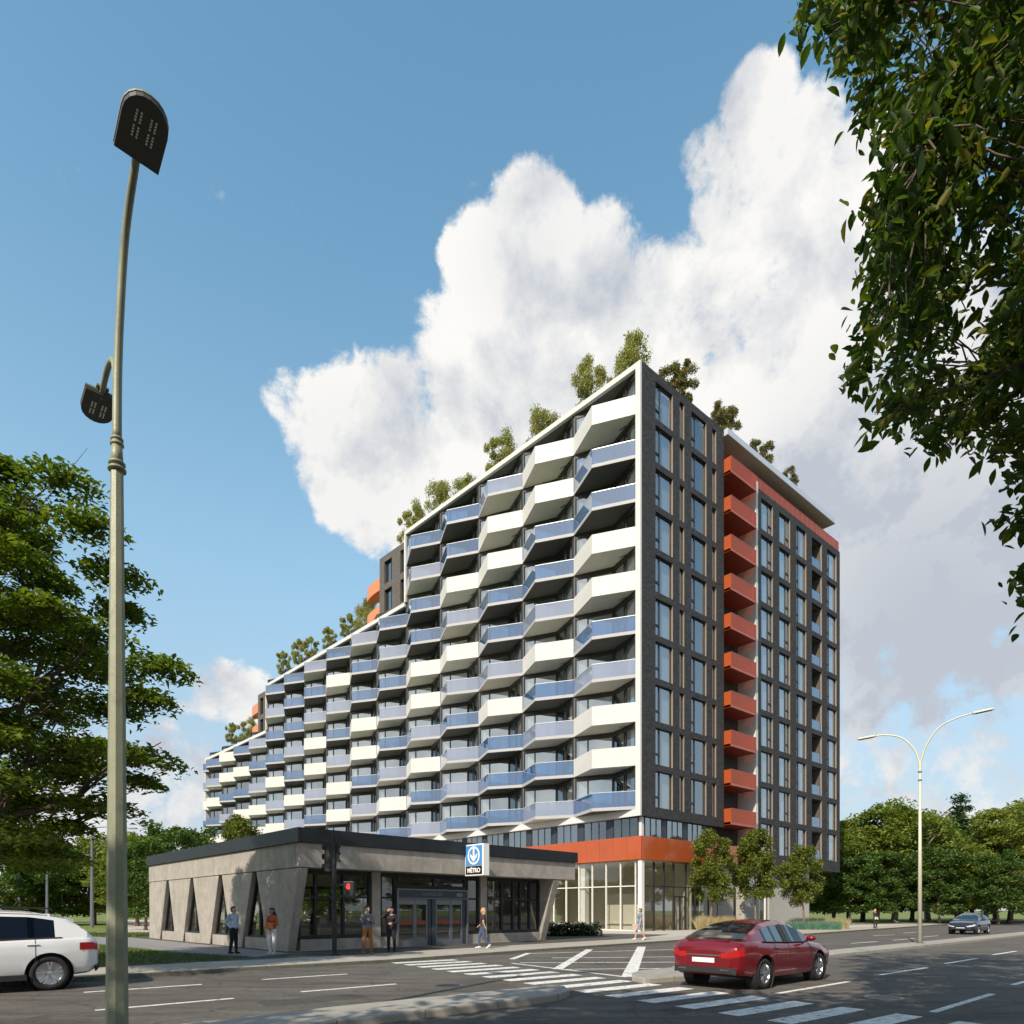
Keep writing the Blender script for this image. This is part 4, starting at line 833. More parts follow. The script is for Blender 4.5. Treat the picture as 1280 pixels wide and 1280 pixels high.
def leaf_mesh(name, P, size, mat_, asp=.45, flat=.5, droop=0.0, fold=.18, rg=rng, oval=False):
    """one folded pointed leaf per point"""
    N = len(P); P = np.asarray(P, float)
    nrm = rg.normal(size=(N, 3)); nrm[:, 2] = np.abs(nrm[:, 2]) + flat * 2; nrm /= np.linalg.norm(nrm, axis=1)[:, None]
    t = rg.normal(size=(N, 3)); t[:, 2] -= droop * 2; t -= nrm * (t * nrm).sum(1)[:, None]; t /= np.linalg.norm(t, axis=1)[:, None]
    b = np.cross(nrm, t); s = (size * rg.uniform(.5, 1.25, N))[:, None]
    if oval:
        cv = s * rg.uniform(-.10, .02, N)[:, None]; v = np.empty((N, 8, 3))
        for k_, (a_, w_) in enumerate(((-.5, 0), (-.28, .36), (-.02, .50), (.26, .34), (.5, 0), (.26, -.34), (-.02, -.50), (-.28, -.36))): v[:, k_] = P + t * s * a_ + b * s * asp * w_ + nrm * (s * fold * abs(w_) * 2 + cv * (a_ * 2) ** 2)
        base = np.arange(N)[:, None] * 8; f = np.concatenate([base + np.array([[0, 1, 2, 3, 4]]), base + np.array([[0, 4, 5, 6, 7]])]).astype(np.int32)
        me = bpy.data.meshes.new(name); me.vertices.add(N * 8); me.vertices.foreach_set('co', v.reshape(-1)); me.loops.add(len(f) * 5); me.loops.foreach_set('vertex_index', f.reshape(-1)); me.polygons.add(len(f))
        me.polygons.foreach_set('loop_start', np.arange(len(f), dtype=np.int32) * 5); me.materials.append(mat_); me.update(calc_edges=True); return me
    v = np.empty((N, 4, 3)); v[:, 0] = P - t * s * .5; v[:, 2] = P + t * s * .5
    v[:, 1] = P - t * s * .08 + b * s * asp * .5 + nrm * s * fold; v[:, 3] = P - t * s * .08 - b * s * asp * .5 + nrm * s * fold
    base = np.arange(N)[:, None] * 4
    f = np.concatenate([base + np.array([[0, 1, 2]]), base + np.array([[0, 2, 3]])]).astype(np.int32)
    me = bpy.data.meshes.new(name); me.vertices.add(N * 4); me.vertices.foreach_set('co', v.reshape(-1))
    me.loops.add(len(f) * 3); me.loops.foreach_set('vertex_index', f.reshape(-1)); me.polygons.add(len(f))
    me.polygons.foreach_set('loop_start', np.arange(len(f), dtype=np.int32) * 3); me.materials.append(mat_); me.update(calc_edges=True); me.validate(); return me
def limb(mb, a, b, ra, rb, n=6, wob=.06, seg=5, rr=random):
    a, b = Vector(a), Vector(b); L = (b - a).length; pts, rad = [], []
    for i in range(seg + 1):
        t = i / seg; p = a.lerp(b, t)
        if 0 < i < seg: p += Vector((rr.uniform(-1, 1), rr.uniform(-1, 1), rr.uniform(-.6, 1))) * L * wob
        pts.append(p); rad.append(ra + (rb - ra) * t)
    mb.tube(pts, rad, n); return pts
def crown_clumps(seed, H, zb_, Rx, n, shape='round', flat=.45, cr=1.0):
    """clump centres and radii filling an uneven crown"""
    r = np.random.default_rng(seed); out = []; hh = H - zb_
    for i in range(n):
        for _ in range(20):
            u = r.uniform(0, 1); a = r.uniform(0, 2 * math.pi)
            if shape == 'round': prof = math.sqrt(max(1 - (2 * u - .85) ** 2 / 1.35, .05))
            elif shape == 'cone': prof = (1 - u) * .95 + .05
            elif shape == 'vase': prof = .25 + .75 * math.sin(math.pi * min(u * .62 + .22, 1))
            elif shape == 'umbrella': prof = math.sqrt(max(1 - u * u, .03))
            lobe = 1 + .22 * math.sin(3 * a + seed) + .15 * math.sin(5 * a + 2 * seed + 4 * u)
            q = math.sqrt(r.uniform(.10, 1)) * prof * Rx * lobe
            c = np.array([q * math.cos(a), q * math.sin(a), zb_ + u * hh])
            if all(np.linalg.norm((c - o[0]) * (1, 1, 1.4)) > Rx * .24 for o in out) or _ == 19: break
        out.append((c, Rx * r.uniform(.20, .36) * cr))
    return out
def tree_meshes(name, seed, H, zb_, Rx, n_cl, n_leaf, lsize, lmat, bmat, trunk_r, shape='round', flat=.45, droop=.2, limbs=10, spread=.5, cr=1.0):
    r = np.random.default_rng(seed); rr = random.Random(seed); cl = crown_clumps(seed, H, zb_, Rx, n_cl, shape, flat, cr)
    per = max(n_leaf // len(cl), 4); P = []
    for c, rad in cl:
        q = r.normal(size=(per, 3)); q /= np.linalg.norm(q, axis=1)[:, None]; q *= (r.uniform(0, 1, per) ** .45)[:, None] * rad * r.uniform(.75, 1.3, (per, 1))
        q[:, 2] *= spread; q[:, 2] -= droop * (q[:, 0] ** 2 + q[:, 1] ** 2) / rad * .5; P.append(c + q)
    crown = leaf_mesh(name + '_crown', np.concatenate(P), lsize, lmat, flat=flat, droop=droop, rg=r)
    tb = MB(); top = zb_ + (H - zb_) * (.75 if shape != 'cone' else .97)
    pts = limb(tb, (0, 0, -.05), (Rx * .05, 0, top), trunk_r, trunk_r * .22, 9, .015, 7, rr)
    tb.tube([(0, 0, -.05), (0, 0, .35)], [trunk_r * 1.45, trunk_r], 9)
    for c, rad in sorted(cl, key=lambda k: -k[1])[:limbs]:
        z0 = min(max(zb_ * .85, c[2] - np.hypot(c[0], c[1]) * .75), top * .95); k = min(int(z0 / top * 7), 6); f = z0 / top * 7 - k
        s = pts[k].lerp(pts[k + 1], min(max(f, 0), 1)); rad0 = trunk_r * (1 - .78 * z0 / top)
        e = Vector(c); q = limb(tb, s, e, rad0 * .55, rad0 * .12, 6, .06, 5, rr)
        for _ in range(3): limb(tb, q[3], e + Vector((rr.uniform(-1, 1), rr.uniform(-1, 1), rr.uniform(-.3, .6))) * rad, rad0 * .18, rad0 * .05, 4, .05, 3, rr)
    return tb.mesh('trunk', bmat, True), crown
def tree(name, label, meshes, loc, rz=0.0, s=1.0, group=None, cat='tree', sz=None):
    o = thing(name, label, cat, loc, rz, group); o.scale = (s, s, sz or s)
    link('trunk', meshes[0], o); link('crown', meshes[1], o); return o
# big maple at the left
ml = tree_meshes('maple', 11, 13.3, 2.9, 4.7, 150, 95000, .21, LF['maple'], M['bark'], .30, 'round', .8, .45, 70, .26, .72)
tree('maple_tree', 'big spreading broadleaf tree with layered branches behind the white car', ml, (-14.4, 16.8, 0), R(40))
# the three small street trees before the tower
ym = [tree_meshes('young', s, 6.7, 2.3, 1.45, 60, 13000, .22, LF['young'], M['barkl'], .085, 'round', .2, .2, 16, 1.0, 1.05) for s in (21, 22, 23)]
for k, (px, Y, top, lab) in enumerate(((889, 51.5, 1040, 'leftmost small street tree hiding the red band'), (945, 54.0, 1038, 'middle small street tree, tallest of three before the tower'), (1004, 55.5, 1057, 'small street tree beside the teal grass bed'))):
    tree('street_tree', lab, ym[k], at(px, Y, 0), k * 2.1, 1.0 * zat(top, Y) / 6.9, 'small street trees before the tower', sz=zat(top, Y) / 6.9)
# park trees on the right
pk = [tree_meshes('park', 31, 15, 3.2, 5.6, 90, 15000, .62, LF['park'], M['barkg'], .42, 'round', .5, .3, 16, .5),
      tree_meshes('park', 32, 15, 2.6, 5.4, 90, 15000, .60, LF['park2'], M['bark'], .36, 'vase', .45, .25, 16, .5),
      tree_meshes('park', 33, 12, 1.6, 4.6, 80, 13000, .55, LF['park'], M['barkl'], .26, 'round', .4, .3, 14, .55),
      tree_meshes('park', 34, 9, 1.8, 3.4, 60, 9000, .45, LF['dark'], M['barkl'], .16, 'vase', .4, .3, 10, .6)]
cf = tree_meshes('conifer', 41, 17.5, 2.0, 3.6, 110, 15000, .50, LF['conifer'], M['bark'], .30, 'cone', .8, .5, 20, .35)
prk = [(1042, 88, 1038, 2, 'bushy tree close against the dark brick end'), (1078, 92, 1024, 1, 'pale green tree rising just right of the tower'), (1118, 89, 1006, 0, 'broad tree with a thick pale trunk on the lawn'),
       (1160, 96, 1020, 0, 'round green tree behind the double armed lamp'), (1195, 86, 1052, 2, 'lower bushy tree before the conifer'), (1232, 90, 1046, 0, 'full green tree above the dark car'),
       (1262, 86, 1012, 1, 'pale tree at the right edge of the park'), (1302, 92, 1002, 1, 'pale tree cut by the right edge of the photo'), (1245, 112, 1014, 1, 'pale tree further back between conifer and edge'),
       (1098, 84, 1066, 3, 'young tree with thin trunk beside the far pedestrian'), (1174, 80, 1062, 3, 'young tree with tan trunk left of the dark car'), (1248, 78, 1068, 3, 'young tree with tan trunk right of the dark car'),
       (1062, 84, 1072, 3, 'small shady tree by the grey wall of the tower'), (1140, 104, 1030, 2, 'bushy tree in the second row behind the lawn'), (1215, 106, 1032, 2, 'bushy tree in shade behind the conifer'), (1285, 100, 1030, 2, 'bushy tree in shade at the far right'),
       (1095, 110, 1040, 2, 'bushy tree in deep shade behind the thick trunk'), (1060, 108, 1036, 2, 'bushy tree in deep shade beyond the brick end')]
for k, (px, Y, top, v, lab) in enumerate(prk):
    H = zat(top, Y); h0 = (15, 15, 12, 9)[v]
    tree('park_tree', lab, pk[v], at(px, Y, 0), k * 1.37, H / h0, 'park trees right of the tower')
tree('conifer_tree', 'dark pointed conifer standing above the park trees', cf, at(1200, 104, 0), 0, zat(995, 104) / 17.5)
# trees on the left behind the station
lt = [(8, 66, 1058, 3, 'dark tree beyond the car at the left edge'), (40, 72, 1060, 2, 'leafy tree left of the second thin pole'), (78, 70, 1062, 3, 'leafy tree between the two thin lamp poles'), (118, 74, 1044, 2, 'leafy tree behind the taller lamp pole'),
      (172, 68, 1044, 2, 'leafy tree just right of the foreground lamp post'), (182, 54, 1052, 3, 'slim trunked tree beside the pavilion end'), (213, 72, 1034, 3, 'feathery tree behind the pavilion roof end'), (242, 76, 1040, 3, 'feathery tree next to the far tower corner'), (150, 84, 1046, 2, 'tree in the second row behind the lamp post'), (60, 86, 1064, 2, 'tree in the second row on the left')]
for k, (px, Y, top, v, lab) in enumerate(lt):
    tree('lawn_tree', lab, pk[v], at(px, Y, 0), k * 2.3 + .4, zat(top, Y) / (15, 15, 12, 9)[v], 'trees behind the station on the left')
for k, (px, Y, top) in enumerate(((345, 50, 1086), (378, 49, 1088), (415, 52, 1086), (450, 50, 1090), (486, 53, 1090), (520, 51, 1092), (560, 55, 1094), (600, 54, 1096))):
    tree('lawn_bush', 'leafy bush behind the station seen through its glass', pk[k % 2 + 2], at(px, Y, 0), k * 1.1, zat(top, Y) / (12, 9)[k % 2], 'bushes behind the station glass', 'bush')
tree('courtyard_tree', 'young tree rising behind the black station roof', ym[1], at(300, 47, 0), 1.0, zat(1022, 47) / 6.9)
# roof shrubs
rm = [tree_meshes('roof', s, 4.1, .5, 1.15, 44, 12000, .16, LF['olive'], M['bark'], .09, 'round', .1, -.2, 12, 1.1, 1.25) for s in (51, 52)]
um = tree_meshes('roofu', 53, 3.7, 1.7, .92, 34, 7000, .15, LF['olive'], M['bark'], .08, 'round', .3, .0, 14, 1.0, .85)
fm = [tree_meshes('rooff', s, 4.2, .7, 1.2, 38, 11000, .17, LF['pink'], M['bark'], .09, 'vase', .2, -.1, 12, .8) for s in (55, 56)]
def on_roof(px, zroof, back):
    r = (px - 640) / F_PX; o = C - Vector((-.7265, -.6871, 0)) * back
    t = (o.x - r * o.y) / (-(dL.x) + r * dL.y); return o + dL * t + Vector((0, 0, zroof)), None
rt = [(791, 42.75, 3.0, 416, rm[0], 'roof tree nearest the tower corner'), (739, 42.75, 3.0, 447, rm[1], 'tall roof tree second from the tower corner'), (676, 42.75, 3.0, 513, rm[0], 'low roof tree in the middle of the upper roof'), (627, 42.75, 3.0, 537, rm[1], 'wide roof tree over the white balconies'), (587, 42.75, 4.0, 594, rm[0], 'tiny roof tree peeking over the edge'), (550, 42.75, 3.0, 602, rm[0], 'roof tree near the end of the upper roof'), (517, 42.75, 3.0, 627, rm[1], 'last roof tree above the first step'),
      (460, 35.0, 3.0, 748, rm[0], 'roof tree under the upper copper balconies'), (435, 35.0, 2.5, 766, um, 'rounded roof tree right of the middle step row'), (411, 35.0, 2.5, 783, um, 'rounded roof tree, second in the middle step row'), (389, 35.0, 2.5, 796, um, 'rounded roof tree, third in the middle step row'), (373, 35.0, 2.5, 798, um, 'rounded roof tree, fourth in the middle step row'), (354, 35.0, 2.5, 813, um, 'rounded roof tree at the low end of the middle step'),
      (311, 28.2, 2.5, 896, rm[1], 'roof tree under the lower copper balconies'), (290, 28.2, 2.5, 903, um, 'umbrella shaped roof tree on the lowest step')]
for k, (px, zr, back, top, me, lab) in enumerate(rt):
    p, _ = on_roof(px, zr, back); h = zat(top, p.y) - zr; h0 = 3.9 if me is um else 4.4
    s = h / h0; tree('roof_tree', lab, me, p, k * 1.9, max(min(s * 1.05, 1.2), .8), 'trees growing on the stepped roof', 'roof tree', sz=s)
for k, (px, top, lab) in enumerate(((850, 447, 'pink flowering roof tree nearest the tower corner'), (905, 502, 'pink flowering roof tree above the red balconies'), (947, 547, 'pink flowering roof tree over the pale canopy'), (985, 587, 'smallest pink flowering roof tree at the canopy end'))):
    o_ = C + Vector((-dE.y, dE.x, 0)) * 1.3; r = (px - 640) / F_PX; t = (r * o_.y - o_.x) / (dE.x - r * dE.y); p = o_ + dE * t + Vector((0, 0, 42.9)); h = zat(top, p.y) - 42.9
    tree('flowering_roof_tree', lab, fm[k % 2], p, k * 1.3, max(h / 4.4, .75) * 1.0, 'pink flowering trees along the roof end', 'roof tree', sz=h / 4.4)

# overhanging tree at the right: real branches and leaves 4 to 9 m away, trunk just outside the frame
def px_poly(pts): return pts
outline = [(1150, -60), (1165, 60), (1130, 150), (1105, 190), (1085, 235), (1068, 300), (1085, 380), (1055, 445), (1075, 500), (1110, 530), (1145, 565), (1200, 520), (1238, 575), (1250, 640), (1275, 690), (1262, 735), (1250, 770), (1290, 790), (1420, 800), (1500, 500), (1500, -160), (985, -160)]
def inside(x, y, P):
    c = False; n = len(P)
    for i in range(n):
        (x0, y0), (x1, y1) = P[i], P[(i + 1) % n]
        if (y0 > y) != (y1 > y) and x < (x1 - x0) * (y - y0) / (y1 - y0) + x0: c = not c
    return c
AT = thing('ash_tree', 'leafy branches of a tree hanging in from the upper right', 'tree', (9.0, 7.6, RZ))
ro = np.random.default_rng(77); rr_ = random.Random(77); tips = []
outline2 = [(980, -80), (995, 25), (1040, 70), (1068, 140), (1092, 172), (1112, 140), (1122, 80), (1130, 30), (1135, -80)]
gaps = [(1148, 20, 34), (1150, 70, 22), (1195, 305, 18), (1222, 345, 16), (1120, 215, 16), (1180, 470, 20), (1240, 500, 18), (1255, 190, 14), (1205, 415, 14), (1262, 610, 16)]
while len(tips) < 760:
    x, y = ro.uniform(960, 1480), ro.uniform(-150, 800)
    if not (inside(x, y, outline) or inside(x, y, outline2)): continue
    if any((x - a) ** 2 + (y - b) ** 2 < (c * 1.5) ** 2 for a, b, c in gaps): continue
    Yd = ro.uniform(5.2, 9.5) if y < 620 else ro.uniform(6.2, 8.0)
    tips.append(at(x, Yd, zat(y, Yd)))
for _ in range(420):
    a = ro.uniform(0, 6.28); q = math.sqrt(ro.uniform(0, 1)) * 5.0; z = ro.uniform(6.5, 14.5); sc_ = math.sqrt(max(1 - ((z - 9.5) / 5.6) ** 2, .05))
    p = Vector((9.8 + q * sc_ * math.cos(a), 7.2 + q * sc_ * math.sin(a), z))
    if p.x > .80 * p.y + .3 or p.z > 1.5 * p.y + 3: tips.append(p)
ab = MB(); org = Vector((9.0, 7.6, RZ))
trunk_pts = [Vector((0, 0, 0)), Vector((.05, .1, 2)), Vector((-.1, .1, 4)), Vector((0, -.1, 6.5)), Vector((.1, 0, 9)), Vector((0, .1, 12.5))]
ab.tube(trunk_pts, [.34, .27, .24, .18, .12, .05], 12)
hubs = [(t - org) + Vector((.35, .05, .30)) for t in tips[::13]]
def near_hub(v): return min(hubs, key=lambda h: (h - v).length)
for h in hubs:
    s = min(trunk_pts, key=lambda q: (q - (h - Vector((0, 0, 2.0)))).length); limb(ab, s, h, .05, .014, 6, .05, 7, rr_)
LP_, LD = [], []
for t in tips:
    v = t - org; h = near_hub(v); d = v - h
    if d.length < .05: continue
    q = limb(ab, h, v, .012, .006, 4, .06, 4, rr_)
    n = rr_.randint(30, 46)
    for j in range(n):
        f = rr_.random() ** .8; p = v - d.normalized() * (.45 * (1 - f)) + Vector((ro.normal() * .10, ro.normal() * .10, ro.normal() * .09 - .10 * f)); LP_.append(p)
ab.build('trunk', M['bark'], AT, smooth=True)
link('crown', leaf_mesh('overhang_crown', np.array([tuple(p) for p in LP_]), .152, LF['ash'], asp=.42, flat=.15, droop=.85, fold=.10, rg=ro, oval=True), AT)
# shade trees behind the camera whose shadow lies over the crossing and the near carriageway
shm = tree_meshes('shade', 61, 12.6, 6.2, 5.6, 90, 30000, .42, LF['maple'], M['bark'], .32, 'round', .5, .2, 16, .45)
tree('shade_tree', 'tall street tree behind the viewer shading the crossing', shm, (-4.2, -4.6, RZ), 0, 1.0, 'street trees on the near pavement')
tree('shade_tree', 'tall street tree beside the near lane shading the right lanes', shm, (4.0, -3.0, RZ), 2.0, 1.0, 'street trees on the near pavement')
tree('shade_tree', 'tall street tree left behind the viewer shading the median end', shm, (-8.2, -7.2, RZ), 4.0, 1.0, 'street trees on the near pavement')
for k, (x, y) in enumerate(((34, 14), (44, 22), (52, 33), (63, 41), (30, 2), (48, 8))):
    tree('kerb_tree', 'tree on the near side of the road beyond the right edge, %s' % ('first', 'second', 'third', 'fourth', 'fifth', 'sixth')[k], pk[k % 3], (x, y, RZ), k, .85, 'trees along the near kerb beyond the frame')

# hedge by the pavilion and grass beds
def blob_points(n, c, r, rg): 
    q = rg.normal(size=(n, 3)); q /= np.linalg.norm(q, axis=1)[:, None]; q *= (rg.uniform(.35, 1, n) ** .5)[:, None]; q[:, 2] = np.abs(q[:, 2]); return np.array(c) + q * np.array(r)
hg = thing('hedge', 'low dark clipped hedge between the station and the shopfront', 'hedge', at(712, 42.0, 0))
pts = []
for k in range(13):
    px = 684 + 5.1 * k; Y = 41.0 + .1 * k; c = at(px, Y, 0) - hg.location; pts.append(blob_points(420, (c.x, c.y, 0), (.42, .55, .85 + .12 * math.sin(k * 1.7)), rng))
link('foliage', leaf_mesh('hedge', np.concatenate(pts), .14, LF['hedge'], asp=.6, flat=.3), hg)
st = MB()
for k in range(13): c = at(684 + 5.1 * k, 41.0 + .1 * k, 0) - hg.location; st.tube([c, c + Vector((.05, 0, .5))], [.03, .015], 5)
st.build('stem', M['bark'], hg)
def blades(name, P, h, w, mat_, lean=.35, rg=rng):
    N = len(P); P = np.asarray(P, float); a = rg.uniform(0, 6.283, N); hh = h * rg.uniform(.5, 1.15, N); l = rg.normal(size=(N, 2)) * lean * hh[:, None]
    v = np.empty((N, 3, 3)); dx, dy = np.cos(a) * w / 2, np.sin(a) * w / 2
    v[:, 0] = P + np.stack([dx, dy, 0 * a], 1); v[:, 1] = P - np.stack([dx, dy, 0 * a], 1); v[:, 2] = P + np.stack([l[:, 0], l[:, 1], hh], 1)
    f = np.arange(N * 3, dtype=np.int32)
    me = bpy.data.meshes.new(name); me.vertices.add(N * 3); me.vertices.foreach_set('co', v.reshape(-1)); me.loops.add(N * 3); me.loops.foreach_set('vertex_index', f); me.polygons.add(N)
    me.polygons.foreach_set('loop_start', np.arange(N, dtype=np.int32) * 3); me.materials.append(mat_); me.update(calc_edges=True); return me
def bed(name, label, pxs, Y0, Y1, h, mat_, n, z=0.0):
    P = []
    for _ in range(n):
        px = random.uniform(*pxs); Y = random.uniform(Y0, Y1); p = at(px, Y, z); P.append((p.x, p.y, z))
    o = link(name, blades(name, P, h, .05, mat_, .3)); tag(o, label, 'ornamental grass', kind='stuff'); return o
bed('ornamental_grass', 'feathery beige grasses under the leftmost street tree', (872, 916), 50.5, 53.5, 1.15, LF['beige'], 3800)
bed('ornamental_grass', 'dry beige grasses behind the teal grass bed', (990, 1060), 57.0, 59.5, .95, LF['beige'], 3800)
bed('ornamental_grass', 'low teal blue grass bed at the road corner', (985, 1050), 54.6, 56.6, .72, LF['teal'], 5200)
gpt = []
def in_tri(poly, n, z=.0):
    out = []; xs = [p[0] for p in poly]; ys = [p[1] for p in poly]
    while len(out) < n:
        x, y = random.uniform(min(xs), max(xs)), random.uniform(min(ys), max(ys))
        if inside(x, y, poly): out.append((x, y, z))
    return out
gl1 = [(-12.6, 24.8), (-8.9, 22.6), (-9.2, 20.8), (-17, 13.6), (-32, 13.6), (-38, 41), (-24.3, 35.2)]
o = link('grass', blades('grass', in_tri(gl1, 90000), .10, .02, LF['grass'], .6)); tag(o, kind='stuff')
gl2 = [(-42, 46.5), (-24.5, 40.5), (-22, 46), (-48, 50), (-48, 62), (-14, 62), (-20, 80), (-60, 80)]
o = link('grass', blades('grass', in_tri([(-40, 42), (-23, 39.5), (-20, 46.5), (-44, 46.5)], 14000) + in_tri([(38, 74.5), (120, 118), (110, 108), (54, 85), (50, 83)], 12000), .14, .05, LF['grass'], .6)); tag(o, kind='stuff')
# ================================================================== CARS
PAINT = lambda n, c, metal=.3: mat(n, c, .28, metal, coat=1.0)
M['car_red'] = PAINT('red_car_paint', (.20, .007, .013)); M['car_white'] = PAINT('white_car_paint', (.74, .74, .74), 0.0); M['car_dark'] = PAINT('dark_car_paint', (.022, .030, .050))
M['car_glass'] = glassmat('car_glass', (.05, .055, .06), .03, .8, .07); M['rubber'] = mat('rubber', (.018, .018, .018), .85); M['alloy'] = mat('alloy', (.50, .51, .53), .3, .85); M['plastic'] = mat('black_plastic', (.02, .02, .021), .6)
M['tail'] = mat('tail_lamp', (.42, .012, .012), .15, coat=1); M['head'] = mat('head_lamp', (.80, .80, .82), .1, .2, coat=1); M['plate'] = mat('number_plate', (.78, .78, .78), .5); M['chrome'] = mat('chrome', (.72, .73, .75), .12, 1.0); M['seat'] = mat('seat_fabric', (.03, .03, .032), .9)
def lerp_tab(tab, x, c):
    for a, b in zip(tab, tab[1:]):
        if a[0] <= x <= b[0]:
            t = (x - a[0]) / (b[0] - a[0] + 1e-9); t = t * t * (3 - 2 * t) * .5 + t * .5; return a[c] + (b[c] - a[c]) * t
    return tab[0][c] if x < tab[0][0] else tab[-1][c]
def car(label, cat, loc, rz, paint, low, roof, wb, wr, gh, sedan=True, group=None, name='car'):
    """low: (x, half width, belt z, bottom z); roof: (x, z) from the tail end to the bonnet end; gh: pillar x positions"""
    root = thing(name, label, cat, loc, rz, group); a_p, b_p, c_p, d_p = gh
    x0, x1 = low[0][0], low[-1][0]; NS = 46; vs, fs = [], []
    prof = lambda x: (lerp_tab(low, x, 1), lerp_tab(low, x, 2), lerp_tab(low, x, 3))
    xs = [x0 + (x1 - x0) * (.5 - .5 * math.cos(math.pi * i / NS)) for i in range(NS + 1)]
    for x in xs:
        w, zb_, z0 = prof(x); h = zb_ - z0
        half = [(0, z0), (w * .80, z0), (w * .93, z0 + h * .06), (w * .985, z0 + h * .22), (w * .99, z0 + h * .42), (w, z0 + h * .62), (w * .985, z0 + h * .78), (w * .955, z0 + h * .92), (w * .90, zb_ - .002), (w * .78, zb_ + .022), (w * .45, zb_ + .045), (0, zb_ + .055)]
        ring = [(x, -y, z) for y, z in half] + [(x, y, z) for y, z in half[-2:0:-1]]
        vs += ring
    n = 22
    for i in range(NS):
        for k in range(n): fs.append((i * n + k, i * n + (k + 1) % n, (i + 1) * n + (k + 1) % n, (i + 1) * n + k))
    fs.append(tuple(range(n))[::-1]); fs.append(tuple(range(NS * n, NS * n + n)))
    mb = MB().add(vs, fs); body = mb.build('body', paint, root, smooth=True)
    # wheel arches are cut out of the body
    for wx in wb:
        for s in (-1, 1):
            w = prof(wx)[0]; cu = MB().lathe([(.001, -.26), (wr + .075, -.26), (wr + .075, .40), (.001, .40)], 32, 'Y', (wx, s * (w - .05), wr)).build('cutter', M['plastic'])
            if s < 0: cu.data.transform(Matrix.Translation((0, -.0, 0)))
            cu.matrix_parent_inverse = Matrix(); cu.parent = root
            bo = body.modifiers.new('cut', 'BOOLEAN'); bo.operation = 'DIFFERENCE'; bo.object = cu; bo.solver = 'EXACT'
            bpy.context.view_layer.update(); apply_mods(body); bpy.data.objects.remove(cu)
    body.data.polygons.foreach_set('use_smooth', [True] * len(body.data.polygons)); body.data.set_sharp_from_angle(angle=R(40))
    wn = body.modifiers.new('wn', 'WEIGHTED_NORMAL'); wn.keep_sharp = True; wn.weight = 80; apply_mods(body)
    for xq in (b_p + .22, (b_p + c_p) / 2 + .05, c_p + .12):
        if any(abs(xq - q) < wr + .1 for q in wb) : xq += .18 if xq < 0 else -.12
        w, zb_, z0 = prof(xq); h = zb_ - z0
        for s in (-1, 1): MB().tube([(xq, s * (w * a + .0015), z0 + h * b) for a, b in ((.985, .22), (.99, .42), (1, .62), (.985, .78), (.955, .92), (.90, 1))], .006, 5).build('door_seam', M['plastic'], root)
    # cabin
    NR = 30; rx0, rx1 = roof[0][0], roof[-1][0]; rings = []
    for i in range(NR + 1):
        x = rx0 + (rx1 - rx0) * i / NR; zr = lerp_tab([(a, b) for a, b in roof], x, 1); w, zb_, _ = prof(x); zb_ += .0
        hh = max(zr - zb_, .004); wbm = w * .895; wt = wbm - .30 * min(hh / .5, 1.15) * .86
        rings.append([(x, -wbm, zb_), (x, -(wbm + (wt - wbm) * .80), zb_ + hh * .80), (x, -(wt - .07), zb_ + hh * .955), (x, -wt * .5, zb_ + hh * .99 + .012), (x, 0, zb_ + hh + .018),
                      (x, wt * .5, zb_ + hh * .99 + .012), (x, wt - .07, zb_ + hh * .955), (x, wbm + (wt - wbm) * .80, zb_ + hh * .80), (x, wbm, zb_)])
    cab, ws, rw, sg = MB(), MB(), MB(), [MB(), MB()]
    a_p, b_p, c_p, d_p = gh       # rear glass end, rear pillar, front pillar, windscreen start
    for i in range(NR):
        xm = rx0 + (rx1 - rx0) * (i + .5) / NR
        for k in range(8):
            q = [rings[i][k], rings[i][k + 1], rings[i + 1][k + 1], rings[i + 1][k]]
            side = k in (0, 7)
            if side and b_p < xm < c_p: sg[0 if k == 0 else 1].add(q, [(0, 1, 2, 3)])
            elif 2 <= k <= 5 and xm > d_p: ws.add(q, [(0, 1, 2, 3)])
            elif 2 <= k <= 5 and xm < a_p: rw.add(q, [(0, 1, 2, 3)])
            else: cab.add(q, [(0, 1, 2, 3)])
    cab.build('cabin', paint, root, smooth=True); ws.build('windscreen', M['car_glass'], root, smooth=True); rw.build('rear_window', M['car_glass'], root, smooth=True)
    for m_ in sg: m_.build('side_window', M['car_glass'], root, smooth=True)
    pl = MB()
    for s in (0, 8):
        for xq in ((b_p + c_p) / 2 + .05,):
            i = int((xq - rx0) / (rx1 - rx0) * NR); a, b = Vector(rings[i][s]), Vector(rings[i][1 if s == 0 else 7]); o = Vector((0, -.008 if s == 0 else .008, 0)); pl.bar(a + o, b + o, .07)
        i0, i1 = int((b_p - rx0) / (rx1 - rx0) * NR), int((c_p - rx0) / (rx1 - rx0) * NR)
        pl.tube([Vector(rings[i][s]) + Vector((0, -.012 if s == 0 else .012, .005)) for i in range(i0, i1 + 1)], .014, 6)
    pl.build('window_trim', M['plastic'], root)
    it = MB()
    for sx in (.25, -.75):
        for sy in (-.38, .38): it.box(sx - .5, sx - .02, sy - .25, sy + .25, .45, .62); it.box(sx - .62, sx - .48, sy - .24, sy + .24, .5, 1.12); it.box(sx - .60, sx - .5, sy - .12, sy + .12, 1.13, 1.28)
    it.build('seat', M['seat'], root)
